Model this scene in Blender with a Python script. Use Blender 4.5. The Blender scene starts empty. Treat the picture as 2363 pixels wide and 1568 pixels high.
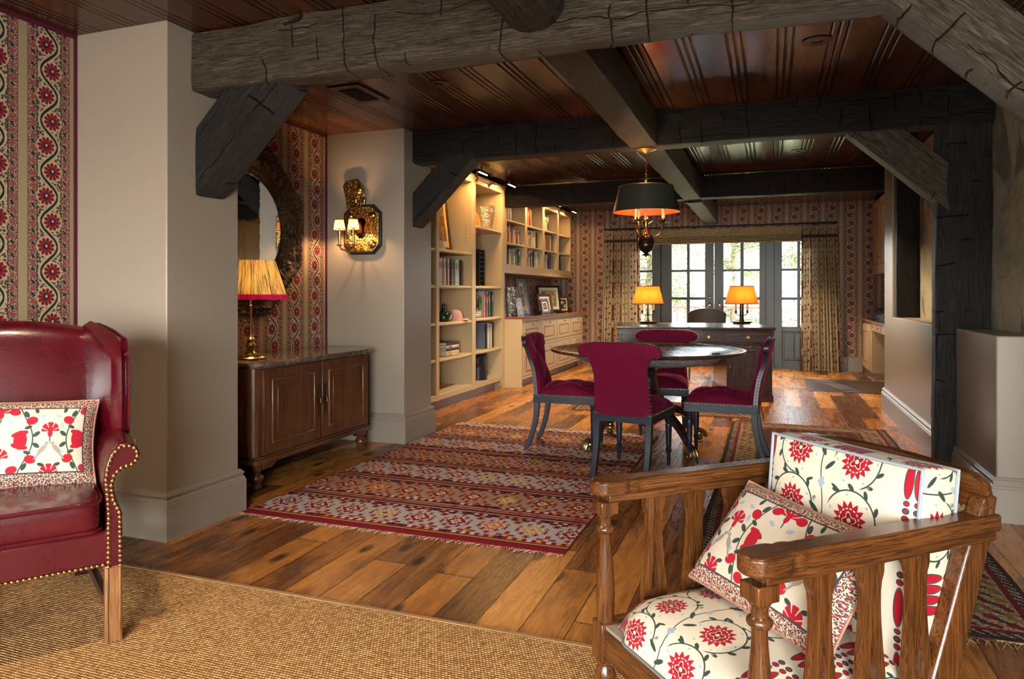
import bpy, bmesh, math, random
from mathutils import Vector, Matrix, noise as mn
PI=math.pi
sc=bpy.context.scene
COL=sc.collection
rnd=random.Random(7)
def R(d): return math.radians(d)

# ------------------------------------------------------------------ node helpers
class E:
    __slots__=('g','s')
    def __init__(s,g,k): s.g=g; s.s=k
    def __add__(a,b): return a.g.m('ADD',a,b)
    def __radd__(a,b): return a.g.m('ADD',b,a)
    def __sub__(a,b): return a.g.m('SUBTRACT',a,b)
    def __rsub__(a,b): return a.g.m('SUBTRACT',b,a)
    def __mul__(a,b): return a.g.m('MULTIPLY',a,b)
    def __rmul__(a,b): return a.g.m('MULTIPLY',b,a)
    def __truediv__(a,b): return a.g.m('DIVIDE',a,b)
    def __lt__(a,b): return a.g.m('LESS_THAN',a,b)
    def __gt__(a,b): return a.g.m('GREATER_THAN',a,b)
    def abs(a): return a.g.m('ABSOLUTE',a)
    def mod(a,b): return a.g.m('FLOORED_MODULO',a,b)
    def floor(a): return a.g.m('FLOOR',a)
    def sin(a): return a.g.m('SINE',a)
    def cos(a): return a.g.m('COSINE',a)
    def min(a,b): return a.g.m('MINIMUM',a,b)
    def max(a,b): return a.g.m('MAXIMUM',a,b)
    def pow(a,b): return a.g.m('POWER',a,b)
    def sqrt(a): return a.g.m('SQRT',a)
    def atan2(a,b): return a.g.m('ARCTAN2',a,b)
    def ma(a,b,c): return a.g.m('MULTIPLY_ADD',a,b,c)
    def inv(a): return a.g.m('SUBTRACT',1.0,a)
    def below(a,edge,w):                       # soft 1 where a<edge
        return a.g.m('MULTIPLY_ADD',a,-1.0/w,edge/w+.5,clamp=True)
    def above(a,edge,w):
        return a.g.m('MULTIPLY_ADD',a,1.0/w,-edge/w+.5,clamp=True)

class G:
    def __init__(s,name):
        s.mat=bpy.data.materials.new(name); s.mat.use_nodes=True
        s.nt=s.mat.node_tree; s.nt.nodes.clear()
    def node(s,t,**k):
        n=s.nt.nodes.new(t)
        for a,b in k.items(): setattr(n,a,b)
        return n
    def put(s,inp,v):
        if isinstance(v,E): s.nt.links.new(v.s,inp)
        elif isinstance(v,(tuple,list)):
            if inp.type=='RGBA': inp.default_value=(v[0],v[1],v[2],1)
            else: inp.default_value=v
        else: inp.default_value=v
    def m(s,op,*a,clamp=False):
        n=s.node('ShaderNodeMath',operation=op,use_clamp=clamp)
        for i,v in enumerate(a): s.put(n.inputs[i],v)
        return E(s,n.outputs[0])
    def coord(s,kind='UV'):
        n=s.node('ShaderNodeTexCoord'); return E(s,n.outputs[kind])
    def pos(s):
        n=s.node('ShaderNodeNewGeometry'); return E(s,n.outputs['Position'])
    def sep(s,v):
        n=s.node('ShaderNodeSeparateXYZ'); s.put(n.inputs[0],v); return [E(s,o) for o in n.outputs]
    def comb(s,x,y,z=0.0):
        n=s.node('ShaderNodeCombineXYZ')
        for i,v in enumerate((x,y,z)): s.put(n.inputs[i],v)
        return E(s,n.outputs[0])
    def mp(s,v,loc=(0,0,0),rot=(0,0,0),sca=(1,1,1),typ='POINT'):
        n=s.node('ShaderNodeMapping',vector_type=typ); s.put(n.inputs[0],v)
        n.inputs[1].default_value=loc; n.inputs[2].default_value=rot; n.inputs[3].default_value=sca
        return E(s,n.outputs[0])
    def length(s,v):
        n=s.node('ShaderNodeVectorMath',operation='LENGTH'); s.put(n.inputs[0],v); return E(s,n.outputs['Value'])
    def ell(s,v,cx,cy,rx,ry,rot=0.0,soft=.12):    # soft ellipse mask
        return s.length(s.mp(v,(cx,cy,0),(0,0,rot),(rx,ry,1),'TEXTURE')).below(1.0,soft)
    def noise(s,v,scale=5.,det=3.,rough=.5,dist=0.):
        n=s.node('ShaderNodeTexNoise'); s.put(n.inputs['Vector'],v)
        n.inputs['Scale'].default_value=scale; n.inputs['Detail'].default_value=det
        n.inputs['Roughness'].default_value=rough; n.inputs['Distortion'].default_value=dist
        return E(s,n.outputs[0])
    def white(s,v,dim='3D'):
        n=s.node('ShaderNodeTexWhiteNoise',noise_dimensions=dim)
        s.put(n.inputs['W' if dim=='1D' else 'Vector'],v); return E(s,n.outputs['Value'])
    def vor(s,v,scale,feat='F1',rand=1.0):
        n=s.node('ShaderNodeTexVoronoi',feature=feat,voronoi_dimensions='2D'); s.put(n.inputs['Vector'],v)
        n.inputs['Scale'].default_value=scale; n.inputs['Randomness'].default_value=rand
        return E(s,n.outputs['Distance']), E(s,n.outputs['Color'])
    def mix(s,f,a,b,mode='MIX'):
        n=s.node('ShaderNodeMix',data_type='RGBA',blend_type=mode); n.clamp_factor=True
        s.put(n.inputs[0],f); s.put(n.inputs[6],a); s.put(n.inputs[7],b)
        return E(s,n.outputs[2])
    def ramp(s,f,stops,interp='LINEAR'):
        n=s.node('ShaderNodeValToRGB'); s.put(n.inputs[0],f); r=n.color_ramp; r.interpolation=interp
        while len(r.elements)<len(stops): r.elements.new(.5)
        for e,(p,c) in zip(r.elements,stops): e.position=p; e.color=(c[0],c[1],c[2],1)
        return E(s,n.outputs[0])
    def bump(s,h,strength=.3,dist=.01):
        n=s.node('ShaderNodeBump'); n.inputs['Strength'].default_value=strength; n.inputs['Distance'].default_value=dist
        s.put(n.inputs['Height'],h); return E(s,n.outputs[0])
    def pbr(s,col,rough=.5,metal=0.,spec=.5,bump=None,coat=0.,coatr=.1,sheen=0.,sheenc=(1,1,1),emit=None,es=0.,trans=0.,ior=1.45,alpha=None,sheenr=.4):
        n=s.node('ShaderNodeBsdfPrincipled'); i=n.inputs
        s.put(i['Base Color'],col); s.put(i['Roughness'],rough); s.put(i['Metallic'],metal)
        s.put(i['Specular IOR Level'],spec); i['Coat Weight'].default_value=coat; i['Coat Roughness'].default_value=coatr
        i['Sheen Weight'].default_value=sheen; s.put(i['Sheen Tint'],sheenc); i['Sheen Roughness'].default_value=sheenr
        i['Transmission Weight'].default_value=trans; i['IOR'].default_value=ior
        if bump is not None: s.put(i['Normal'],bump)
        if emit is not None: s.put(i['Emission Color'],emit); i['Emission Strength'].default_value=es
        return E(s,n.outputs[0])
    def surf(s,sh):
        o=s.node('ShaderNodeOutputMaterial'); s.put(o.inputs[0],sh); return s.mat

MATS={}
def cached(fn):
    def w(*a):
        k=(fn.__name__,)+a
        if k not in MATS: MATS[k]=fn(*a)
        return MATS[k]
    return w

@cached
def plain(name,col,rough=.5,metal=0.,coat=0.,nz=.12,scale=18.,spec=.5):
    g=G(name); c=g.coord('Object'); n=g.noise(c,scale,3.)
    col2=g.mix(n,tuple(k*(1-nz) for k in col),tuple(min(1,k*(1+nz)) for k in col))
    return g.surf(g.pbr(col2,rough,metal,spec,coat=coat,bump=g.bump(n,.06,.003)))

@cached
def wood(name,dark,mid,axis='z',rough=.35,coat=0.,scale=1.0,bumpy=.15):
    g=G(name); c=g.coord('Object')
    s={'x':(1.2,14,14),'y':(14,1.2,14),'z':(14,14,1.2)}[axis]
    v=g.mp(c,sca=tuple(k*scale for k in s))
    a=g.noise(v,1.6,4.,.55,1.2); b=g.noise(g.mp(c,sca=tuple(k*scale*5 for k in s)),2.4,3.,.6)
    f=a.ma(.75,b*.35)
    col=g.ramp(f,[(.32,dark),(.60,mid),(.8,tuple(min(1,k*1.7) for k in mid))])
    po=g.noise(g.mp(c,sca=tuple((k*9 if k>5 else k*3.2)*scale for k in s)),2.0,2.,.6,.4)
    col=g.mix(po.above(.55,.08)*.6,col,tuple(k*.6 for k in dark))
    return g.surf(g.pbr(col,rough,coat=coat,coatr=.15,bump=g.bump(b,bumpy,.002)))

@cached
def beam_mat(name,dark,light,axis='x'):
    g=G(name); c=g.coord('Object')
    s={'x':(1,12,12),'y':(12,1,12),'z':(12,12,1)}[axis]
    grain=g.noise(g.mp(c,sca=tuple(k*2.2 for k in s)),3.2,5.,.62,1.5)
    fine=g.noise(g.mp(c,sca=tuple(k*5. for k in s)),4.,3.,.6,.6)
    big=g.noise(c,3.5,3.)
    x,y,z=g.sep(c); a={'x':x,'y':y,'z':z}[axis]; o1,o2={'x':(y,z),'y':(x,z),'z':(x,y)}[axis]
    # adze cuts: short lines across the grain, at irregular spacing, broken into segments
    t=a.ma(6.5,big*.8); ti=t.floor()
    seg=((o1+o2)*9.0).ma(1.0,ti*1.7)
    keep=g.white(g.comb(ti,seg.floor(),3.0))
    cut=((t-ti)-.5).abs().below(.012,.03)*(keep>.55)
    # long drying checks along the grain
    chk=(((o1-o2)*6.5+big*1.1).mod(1.0)-.5).abs().below(.008,.012)*(g.noise(g.mp(c,sca=tuple(k*.35 for k in s)),3.,2.)>.52)
    crack=cut.max(chk)
    f=grain.ma(.8,fine*.35)
    col=g.ramp(f,[(.40,dark),(.60,light),(.74,tuple(k*1.7 for k in light))])
    col=g.mix(crack*.85,col,(.008,.006,.005))
    h=(grain*.7+fine*.5+big*.6)-crack*.9
    return g.surf(g.pbr(col,g.m('MULTIPLY_ADD',grain,.25,.3),bump=g.bump(h,1.,.022),spec=.28))

# ------------------------------------------------------------------ mesh helpers
class MB:
    def __init__(s): s.v=[]; s.f=[]; s.uv={}; s.mi={}; s.cur=0
    def face(s,idx,uv=None):
        s.f.append(tuple(idx)); k=len(s.f)-1
        if uv: s.uv[k]=uv
        if s.cur: s.mi[k]=s.cur
    def add(s,vs): b=len(s.v); s.v.extend([tuple(p) for p in vs]); return b
    def box(s,x0,y0,z0,x1,y1,z1):
        b=s.add([(x,y,z) for z in (z0,z1) for y in (y0,y1) for x in (x0,x1)])
        for q in ((0,2,3,1),(4,5,7,6),(0,1,5,4),(2,6,7,3),(0,4,6,2),(1,3,7,5)): s.face([b+i for i in q])
        return s
    def cbox(s,cx,cy,cz,w,d,h): return s.box(cx-w/2,cy-d/2,cz-h/2,cx+w/2,cy+d/2,cz+h/2)
    def hexa(s,bot,top):          # two quads of 4 points
        b=s.add(list(bot)+list(top))
        s.face([b+3,b+2,b+1,b]); s.face([b+4,b+5,b+6,b+7])
        for i in range(4): j=(i+1)%4; s.face([b+i,b+j,b+4+j,b+4+i])
        return s
    def prism(s,poly,axis,a,b):   # polygon in the two other axes extruded along axis
        def P(p,t):
            return {'x':(t,p[0],p[1]),'y':(p[0],t,p[1]),'z':(p[0],p[1],t)}[axis]
        n=len(poly); k=s.add([P(p,a) for p in poly]+[P(p,b) for p in poly])
        s.face([k+i for i in range(n)][::-1]); s.face([k+n+i for i in range(n)])
        for i in range(n): j=(i+1)%n; s.face([k+i,k+j,k+n+j,k+n+i])
        return s
    def lathe(s,prof,cx=0,cy=0,n=20,cap=True,sx=1.,sy=1.,flute=0,fl=(0,0)):
        k=len(s.v)
        for (r,z) in prof:
            for i in range(n):
                a=2*PI*i/n; rr=r
                if flute and fl[0]<z<fl[1]: rr=r*(1-.12*(.5+.5*math.cos(flute*a)))
                s.v.append((cx+rr*math.cos(a)*sx,cy+rr*math.sin(a)*sy,z))
        for j in range(len(prof)-1):
            for i in range(n):
                i2=(i+1)%n; s.face([k+j*n+i,k+j*n+i2,k+(j+1)*n+i2,k+(j+1)*n+i])
        if cap:
            s.face([k+i for i in range(n)][::-1]); m=len(prof)-1; s.face([k+m*n+i for i in range(n)])
        return s
    def tube(s,pts,r,n=8,cap=True):
        pts=[Vector(p) for p in pts]; m=len(pts); k=len(s.v)
        rs=r if isinstance(r,(list,tuple)) else [r]*m
        up=None
        for i,p in enumerate(pts):
            t=(pts[min(i+1,m-1)]-pts[max(i-1,0)]).normalized()
            if up is None:
                up=Vector((0,0,1)) if abs(t.z)<.9 else Vector((1,0,0))
            a=t.cross(up).normalized(); b=a.cross(t).normalized(); up=b
            for j in range(n):
                q=2*PI*j/n; s.v.append(tuple(p+(a*math.cos(q)+b*math.sin(q))*rs[i]))
        for i in range(m-1):
            for j in range(n):
                j2=(j+1)%n; s.face([k+i*n+j,k+i*n+j2,k+(i+1)*n+j2,k+(i+1)*n+j])
        if cap: s.face([k+j for j in range(n)][::-1]); s.face([k+(m-1)*n+j for j in range(n)])
        return s
    def ball(s,c,r,n=10,m=6,sq=(1,1,1)):
        prof=[(math.sin(PI*j/m),-math.cos(PI*j/m)) for j in range(m+1)]
        k=len(s.v)
        for (q,z) in prof:
            for i in range(n):
                a=2*PI*i/n; s.v.append((c[0]+r*sq[0]*q*math.cos(a),c[1]+r*sq[1]*q*math.sin(a),c[2]+r*sq[2]*z))
        for j in range(m):
            for i in range(n):
                i2=(i+1)%n; s.face([k+j*n+i,k+j*n+i2,k+(j+1)*n+i2,k+(j+1)*n+i])
        return s
    def grid(s,fn,nu,nv,uvfn=None,wrapu=False,flip=False):
        k=len(s.v); W=nu if wrapu else nu+1
        for j in range(nv+1):
            for i in range(W): s.v.append(tuple(fn(i/nu,j/nv)))
        for j in range(nv):
            for i in range(nu):
                i2=(i+1)%W if wrapu else i+1
                q=[k+j*W+i,k+j*W+i2,k+(j+1)*W+i2,k+(j+1)*W+i]
                uv=[(i/nu,j/nv),((i+1)/nu,j/nv),((i+1)/nu,(j+1)/nv),(i/nu,(j+1)/nv)]
                if uvfn: uv=[uvfn(*t) for t in uv]
                else: uv=None
                if flip: q=q[::-1]; uv=uv[::-1] if uv else None
                s.face(q,uv)
        return s
    def bar(s,p,q,w,h,up=(0,0,1)):   # rectangular bar from p to q
        p=Vector(p); q=Vector(q); t=(q-p).normalized(); a=t.cross(Vector(up)).normalized(); b=a.cross(t).normalized()
        o=[a*(-w/2)+b*(-h/2),a*(w/2)+b*(-h/2),a*(w/2)+b*(h/2),a*(-w/2)+b*(h/2)]
        return s.hexa([p+k for k in o],[q+k for k in o])
    def xf(s,M,start=0):
        for i in range(start,len(s.v)): s.v[i]=tuple(M@Vector(s.v[i]))
        return s
    def build(s,name,mat,parent=None,bevel=0.,smooth=None,sub=0,seg=2,weld=False):
        me=bpy.data.meshes.new(name); me.from_pydata(s.v,[],s.f)
        bm=bmesh.new(); bm.from_mesh(me)
        bm.faces.ensure_lookup_table()
        for f in bm.faces: f.material_index=s.mi.get(f.index,0)
        uvl=bm.loops.layers.uv.new('UVMap')
        bmesh.ops.recalc_face_normals(bm,faces=bm.faces)
        for f in bm.faces:
            ex=s.uv.get(f.index)
            if ex:
                vi=s.f[f.index]
                mp={vi[t]:ex[t] for t in range(len(vi))}
                for l in f.loops: l[uvl].uv=mp[l.vert.index]
            else:
                n=f.normal; ax,ay,az=abs(n.x),abs(n.y),abs(n.z)
                for l in f.loops:
                    c=l.vert.co
                    l[uvl].uv=(c.y,c.z) if (ax>=ay and ax>=az) else ((c.x,c.z) if ay>=az else (c.x,c.y))
        if weld: bmesh.ops.remove_doubles(bm,verts=bm.verts,dist=1e-5)
        bm.to_mesh(me); bm.free()
        for mm in (mat if isinstance(mat,(list,tuple)) else [mat]): me.materials.append(mm)
        o=bpy.data.objects.new(name,me); COL.objects.link(o)
        if parent is not None: o.parent=parent
        if bevel:
            b=o.modifiers.new('b','BEVEL'); b.width=bevel; b.segments=seg; b.limit_method='ANGLE'; b.angle_limit=R(35)
            if smooth is None: smooth=True
        if sub:
            b=o.modifiers.new('s','SUBSURF'); b.levels=sub; b.render_levels=sub
            if smooth is None: smooth=True
        if smooth:
            for p in me.polygons: p.use_smooth=True
            if not sub: me.set_sharp_from_angle(angle=R(40))
        return o

def tag(o,label=None,cat=None,group=None,kind=None):
    if label: o['label']=label
    if cat: o['category']=cat
    if group: o['group']=group
    if kind: o['kind']=kind
    return o
def empty(name,loc,rz=0.,label=None,cat=None,group=None):
    o=bpy.data.objects.new(name,None); COL.objects.link(o); o.location=loc; o.rotation_euler=(0,0,rz); o.empty_display_size=.1
    return tag(o,label,cat,group)
def struct(o): o['kind']='structure'; return o
def copy_tree(o,parent=None):
    c=o.copy(); COL.objects.link(c)
    if parent is not None: c.parent=parent
    for ch in o.children: copy_tree(ch,c)
    return c
def lamp(name,typ,loc,energy,color,size=.05,rot=None,**k):
    l=bpy.data.lights.new(name,typ); l.energy=energy; l.color=color
    if typ=='AREA':
        l.shape='RECTANGLE'; l.size=size[0]; l.size_y=size[1]
    else: l.shadow_soft_size=size
    for a,b in k.items(): setattr(l,a,b)
    o=bpy.data.objects.new(name,l); COL.objects.link(o); o.location=loc
    if rot: o.rotation_euler=rot
    return o
# ------------------------------------------------------------------ patterned materials
WARMW=(.50,.455,.385)
@cached
def paint(name,col,rough=.42):
    g=G(name); c=g.pos(); n=g.noise(c,40.,2.); b=g.noise(c,1.1,2.)
    return g.surf(g.pbr(g.mix(b,tuple(k*.96 for k in col),tuple(k*1.03 for k in col)),rough,bump=g.bump(n,.05,.002)))

def flower(g,v,cx,cy,rad,n,rot=0.,lo=.72,soft=.06):
    q=g.mp(v,(cx,cy,0),(0,0,rot),(rad,rad,1),'TEXTURE')
    x,y,_=g.sep(q); r=g.length(q); th=y.atan2(x)
    return r,th
def wallpaper():
    g=G('striped_floral_wallpaper'); uv=g.coord('UV'); u,v,_=g.sep(uv)
    P=.265;H=.25
    x=u.mod(P)-P/2; y=v.mod(H); w=g.comb(x,y)
    cream=(.43,.35,.215); red=(.165,.007,.018); dark=(.014,.019,.021); tan=(.31,.255,.155); pink=(.26,.055,.06)
    ax=x.abs()
    # leafy specks
    d1,c1=g.vor(uv,62.); d2,_=g.vor(g.mp(uv,(.37,.21,0)),75.)
    base=g.mix(d1.below(.40,.12)*.9,cream,dark)
    base=g.mix(d2.below(.2,.1),base,red)
    # small running borders
    d3,c3=g.vor(uv,150.); bord=g.mix(d3.below(.42,.15),cream,dark)
    d4,_=g.vor(g.mp(uv,(.11,.4,0)),95.); bord=g.mix(d4.below(.3,.12),bord,pink)
    by=v.mod(H/4)-H/8
    for sx in (-.082,.082):
        bord=g.mix(g.ell(g.comb(x-sx,by),0,.012,.011,.013,0.,.2),bord,pink)
        bord=g.mix(g.ell(g.comb(x-sx,by),0,-.019,.006,.012,.6,.2),bord,dark)
    col=g.mix(ax.above(.0615,.001),base,bord)
    col=g.mix((ax-.0615).abs().below(.0022,.001),col,dark)
    # vine
    vx=(y*(2*PI/H)).sin()*-.042
    dv=(x-vx).abs()
    th=(y*(2*PI/H)).cos().abs()*.006+.004
    inb=ax.below(.06,.001)
    col=g.mix((dv-th).below(.011,.003)*inb,col,cream)
    col=g.mix((dv-th).below(0.0,.002)*inb,col,dark)
    for (cx,cy,rot) in ((.016,H*.25,.2),(-.016,H*.75,.5)):
        r,t=flower(g,w,cx,cy,.044,11,rot)
        edge=(t*5.5).sin().abs()*.26+.76
        col=g.mix(r.below(1.14,.06),col,cream)
        pet=(r-edge).below(0.0,.06)*((t*5.5).sin().abs().above(.16,.1).max(r.below(.55,.1)))
        col=g.mix(pet,col,red)
        col=g.mix(r.below(.32,.06),col,dark)
        col=g.mix(g.ell(w,cx+.002,cy+.003,.006,.007),col,(.5,.33,.25))
    # plain stripe
    col=g.mix(ax.above(.108,.001),col,tan)
    col=g.mix((ax-.108).abs().below(.0018,.001),col,(.2,.03,.04))
    return g.surf(g.pbr(col,.6,bump=g.bump(d3,.05,.001),spec=.3))

def floor_mat():
    g=G('reclaimed_plank_floor'); p=g.pos(); X,Y,Z=g.sep(p)
    W=.168
    i=(X/W).floor(); fx=X/W-i
    off=g.white(i,'1D')*3.1; L=2.3
    t=Y/L+off; j=t.floor(); fy=t-j
    rn=g.white(g.comb(i,j,1.)); rn2=g.white(g.comb(i,j,7.))
    v=g.comb(X*9.+rn*30.,Y*.9+rn2*9.,rn*20.)
    gr=g.noise(v,2.4,5.,.62,1.6); fine=g.noise(g.comb(X*60.,Y*3.,rn*9.),2.,4.,.6)
    st=g.noise(g.comb(X*2.2+rn*8.,Y*.7,rn2*5.),2.,4.,.65)
    tone=rn.ma(.66,gr*.55)-.08
    col=g.ramp(tone,[(.05,(.045,.015,.005)),(.30,(.15,.050,.012)),(.52,(.40,.145,.024)),(.85,(.60,.26,.052))])
    col=g.mix(st.above(.60,.14)*.75,col,(.035,.015,.008))
    col=g.mix(fine.above(.62,.1)*.45,col,(.05,.02,.008))
    # growth lines on some planks
    rings=((fx*7.+gr*5.).mod(1.)-.5).abs()
    col=g.mix(rings.below(.12,.1)*(rn2>.55)*.45,col,(.07,.026,.008))
    kn=g.vor(g.comb(X*1.3,Y*.55+rn*3.),2.4)[0].below(.075,.05)
    col=g.mix(kn*.9,col,(.022,.01,.006))
    gap=((fx-.5).abs().above(.487,.008)).max((fy-.5).abs().above(.4985,.0008))
    col=g.mix(gap*.85,col,(.012,.006,.004))
    h=gr*.5+fine*.35-gap*1.4-rings*.1+g.white(g.comb(i,j,4.))*.6
    rough=g.m('MULTIPLY_ADD',gr,.22,.16)
    return g.surf(g.pbr(col,rough,bump=g.bump(h,.35,.006),spec=.5))

def ceiling_mat():
    g=G('stained_beadboard_ceiling'); p=g.pos(); X,Y,Z=g.sep(p)
    P=.2545
    t=(X-.083+P*20.5).mod(P)-P/2
    i=((X-.083+P*20.5)/P).floor()
    rn=g.white(i,'1D')
    a=t.abs(); gro=(a.below(.0045,.002)).max((a-.038).abs().below(.0045,.002))
    n=g.noise(g.comb(X*3.+rn*9.,Y*.8,rn*5.),2.2,4.,.6,.8); f=g.noise(g.comb(X*40.,Y*2.2,rn*3.),2.5,3.)
    col=g.ramp(n.ma(.7,f*.3),[(.3,(.034,.011,.005)),(.6,(.100,.033,.013)),(.8,(.17,.06,.022))])
    col=g.mix(gro*.95,col,(.006,.003,.002))
    # rounded edges of every bead
    soft=(a.below(.0035,.012)).max((a-.038).abs().below(.0035,.012))
    h=n*.16+f*.06-soft*1.4
    return g.surf(g.pbr(col,g.m('MULTIPLY_ADD',n,.2,.10),bump=g.bump(h,.5,.008),spec=.6))

def sisal_mat():
    g=G('sisal_weave'); p=g.pos(); X,Y,Z=g.sep(p)
    k=.0115
    r=(Y/k).floor(); u=X/k+r.mod(2.)*.5; c=u.floor()
    fy=Y/k-r-.5; fu=u-c-.5
    d=(fy*fy*3.2+fu*fu*3.2)
    rn=g.white(g.comb(r,c,2.)); rn2=g.noise(g.comb(X*40.,Y*40.,0.),2.,2.)
    col=g.ramp(rn*.6+rn2*.4,[(.1,(.30,.15,.05)),(.5,(.58,.30,.105)),(.9,(.76,.46,.20))])
    col=g.mix(d.above(.72,.3)*.8,col,(.10,.05,.025))
    return g.surf(g.pbr(col,.85,bump=g.bump(d.inv()+rn2*.3,.8,.006),spec=.2))

def stone_mat():
    g=G('rough_stained_plaster'); p=g.pos()
    n=g.noise(p,2.2,6.,.65,.6); f=g.noise(p,22.,4.,.6); b=g.noise(g.mp(p,(4,2,1)),1.5,4.,.55,1.0)
    col=g.ramp(n,[(.3,(.24,.22,.155)),(.55,(.40,.37,.27)),(.75,(.50,.46,.34))])
    col=g.mix(b.above(.60,.07)*.75,col,(.10,.095,.08))
    col=g.mix(f.above(.6,.15)*.3,col,(.12,.11,.08))
    return g.surf(g.pbr(col,.7,bump=g.bump(f*.6+n,.5,.01),spec=.3))

def kilim_mat():
    g=G('kilim_weave'); uv=g.coord('UV'); u,v,_=g.sep(uv)
    qx,qy=.0125,.0105
    x=(u/qx).floor()*qx+qx/2; y=(v/qy).floor()*qy+qy/2      # stepped weave cells
    B=.44
    bi=((y-.085)/B).floor(); fy=(y-.085)/B-bi               # one broad band + stripes
    red=(.22,.008,.018); cream=(.62,.54,.46); dk=(.018,.016,.020); gold=(.54,.33,.09); org=(.62,.15,.02); grey=(.46,.41,.40); wine=(.10,.010,.026)
    s=((v/.0085).floor()).mod(9.)
    st=g.ramp(s/9.,[(0.,red),(.11,gold),(.22,dk),(.33,red),(.44,(.34,.13,.10)),(.55,wine),(.66,cream),(.77,red),(.88,dk)],'CONSTANT')
    sn=g.noise(g.comb(u*22.,v*3.,1.),1.,2.); st=g.mix(sn.above(.58,.05)*.6,st,red)
    P=.2125
    sh=bi*.09; xs=x+sh
    a=(xs.mod(P)-P/2).abs(); c=fy-.40; h=(c*B).abs()        # distances from each motif centre in metres
    ci=(xs/P).floor(); rn=g.white(g.comb(ci,bi,2.)); rn2=g.white(g.comb(ci,bi,9.))
    alt=bi.mod(2.)
    fill=g.ramp(rn,[(0.,red),(.42,gold),(.58,org),(.74,red)],'CONSTANT')
    z=g.mix(alt,grey,(.40,.24,.18))
    d=a+h*.85
    # toothed red outline of every lozenge
    tooth=((h/.021).floor().mod(2.))*.020
    z=g.mix((d-tooth-.088).below(0.,.002),z,red)
    z=g.mix((d-tooth-.070).below(0.,.002),z,g.mix(alt,cream,gold))
    z=g.mix(d.below(.062,.002),z,fill); z=g.mix(d.below(.036,.002),z,cream); z=g.mix(d.below(.018,.002),z,g.mix(rn2>.5,red,org))
    # hooked half lozenges between them
    a2=((xs+P/2).mod(P)-P/2).abs(); d2=a2+(h-.118).abs()*.9
    z=g.mix((d2-tooth-.034).below(0.,.002),z,red); z=g.mix(d2.below(.020,.002),z,g.mix(rn>.5,cream,gold))
    # running guard borders
    gh=(h-.150).abs()
    cell=(x/.05).floor(); gx=x/.05-cell
    gcol=g.ramp(g.white(g.comb(cell,bi,c.above(0.,.01))),[(0.,gold),(.35,cream),(.6,dk),(.75,org),(.85,cream)],'CONSTANT')
    gm=((gx-.5).abs()-.22).abs().below(.13,.02).max((gx-.5).abs().below(.08,.02)*gh.below(.006,.002))
    guard=g.mix(gm,red,gcol)
    col=g.mix(h.below(.132,.002),st,z); col=g.mix(gh.below(.016,.002),col,guard)
    col=g.mix((h-.134).abs().below(.0035,.001).max((h-.167).abs().below(.0035,.001)),col,dk)
    col=g.mix(v.below(.082,.002),col,red)
    col=g.mix((v-.072).abs().below(.006,.002),col,gold); col=g.mix((v-.060).abs().below(.004,.002),col,dk)
    nz=g.noise(g.comb(u*90.,v*160.,0.),1.,2.); col=g.mix(nz*.2,col,(.05,.02,.02))
    return g.surf(g.pbr(col,.9,bump=g.bump(nz,.4,.003),spec=.15))

def persian(name,w,l,ground,seed,lighten=1.):
    g=G(name); uv=g.coord('UV'); u,v,_=g.sep(uv)
    q=.0085; U=(u/q).floor()*q; V=(v/q).floor()*q
    e=(U.abs()*-1.+w/2).min(V.abs()*-1.+l/2)            # distance from edge
    k=lighten
    red=(.17*k,.018,.022); navy=(.018,.022,.045); cream=(.36*k,.28*k,.17*k); gold=(.26*k,.16*k,.05); br=(.06,.028,.02)
    w3=g.comb(U*(1.),V,float(seed))
    r1=g.white(g.comb(U,V,float(seed)))
    # field: stepped motifs mirrored about the centre
    au=U.abs(); fa=((au.mod(.11)-.055).abs()+(V.mod(.13)-.065).abs()*.8)
    ci=g.white(g.comb((au/.11).floor(),(V/.13).floor(),float(seed)))
    mot=g.ramp(ci,[(0.,red),(.3,cream),(.5,gold),(.7,red),(.85,(.05,.07,.09))],'CONSTANT')
    f=g.mix(fa.below(.062,.002),ground,navy); f=g.mix(fa.below(.052,.002),f,mot); f=g.mix(fa.below(.034,.002),f,ground); f=g.mix(fa.below(.018,.002),f,gold)
    f=g.mix(g.noise(g.comb(au*60.,V*60.,0.),1.,2.).above(.60,.02),f,red)
    # main border
    s=V+U
    bx=((s).mod(.085)-.0425).abs(); bc=g.white(g.comb((s/.085).floor(),1.,2.))
    b=g.mix((bx+((e-.15).abs()-.03).abs()*.9).below(.034,.004),g.mix(float(seed%2)*1.0,navy,cream),g.mix(bc>.5,red,gold))
    b=g.mix((bx+(e-.15).abs()).below(.018,.004),b,cream if seed%2==0 else navy)
    col=g.mix(e.below(.22,.002),f,b)
    for (p,c,t) in ((.222,gold,.008),(.236,br,.008),(.085,cream,.006),(.072,red,.012)):
        col=g.mix((e-p).abs().below(t,.002),col,c)
    zz=((s.mod(.044)-.022).abs()/.022)
    col=g.mix(e.below(.06,.002),col,g.mix(zz.above(.5,.1),navy,cream))
    col=g.mix(e.below(.025,.002),col,br)
    col=g.mix(r1*.75,col,(.02,.012,.01))
    nz=g.noise(g.comb(u*120.,v*120.,0.),1.,2.)
    return g.surf(g.pbr(col,.9,bump=g.bump(nz,.5,.004),spec=.15))

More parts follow.
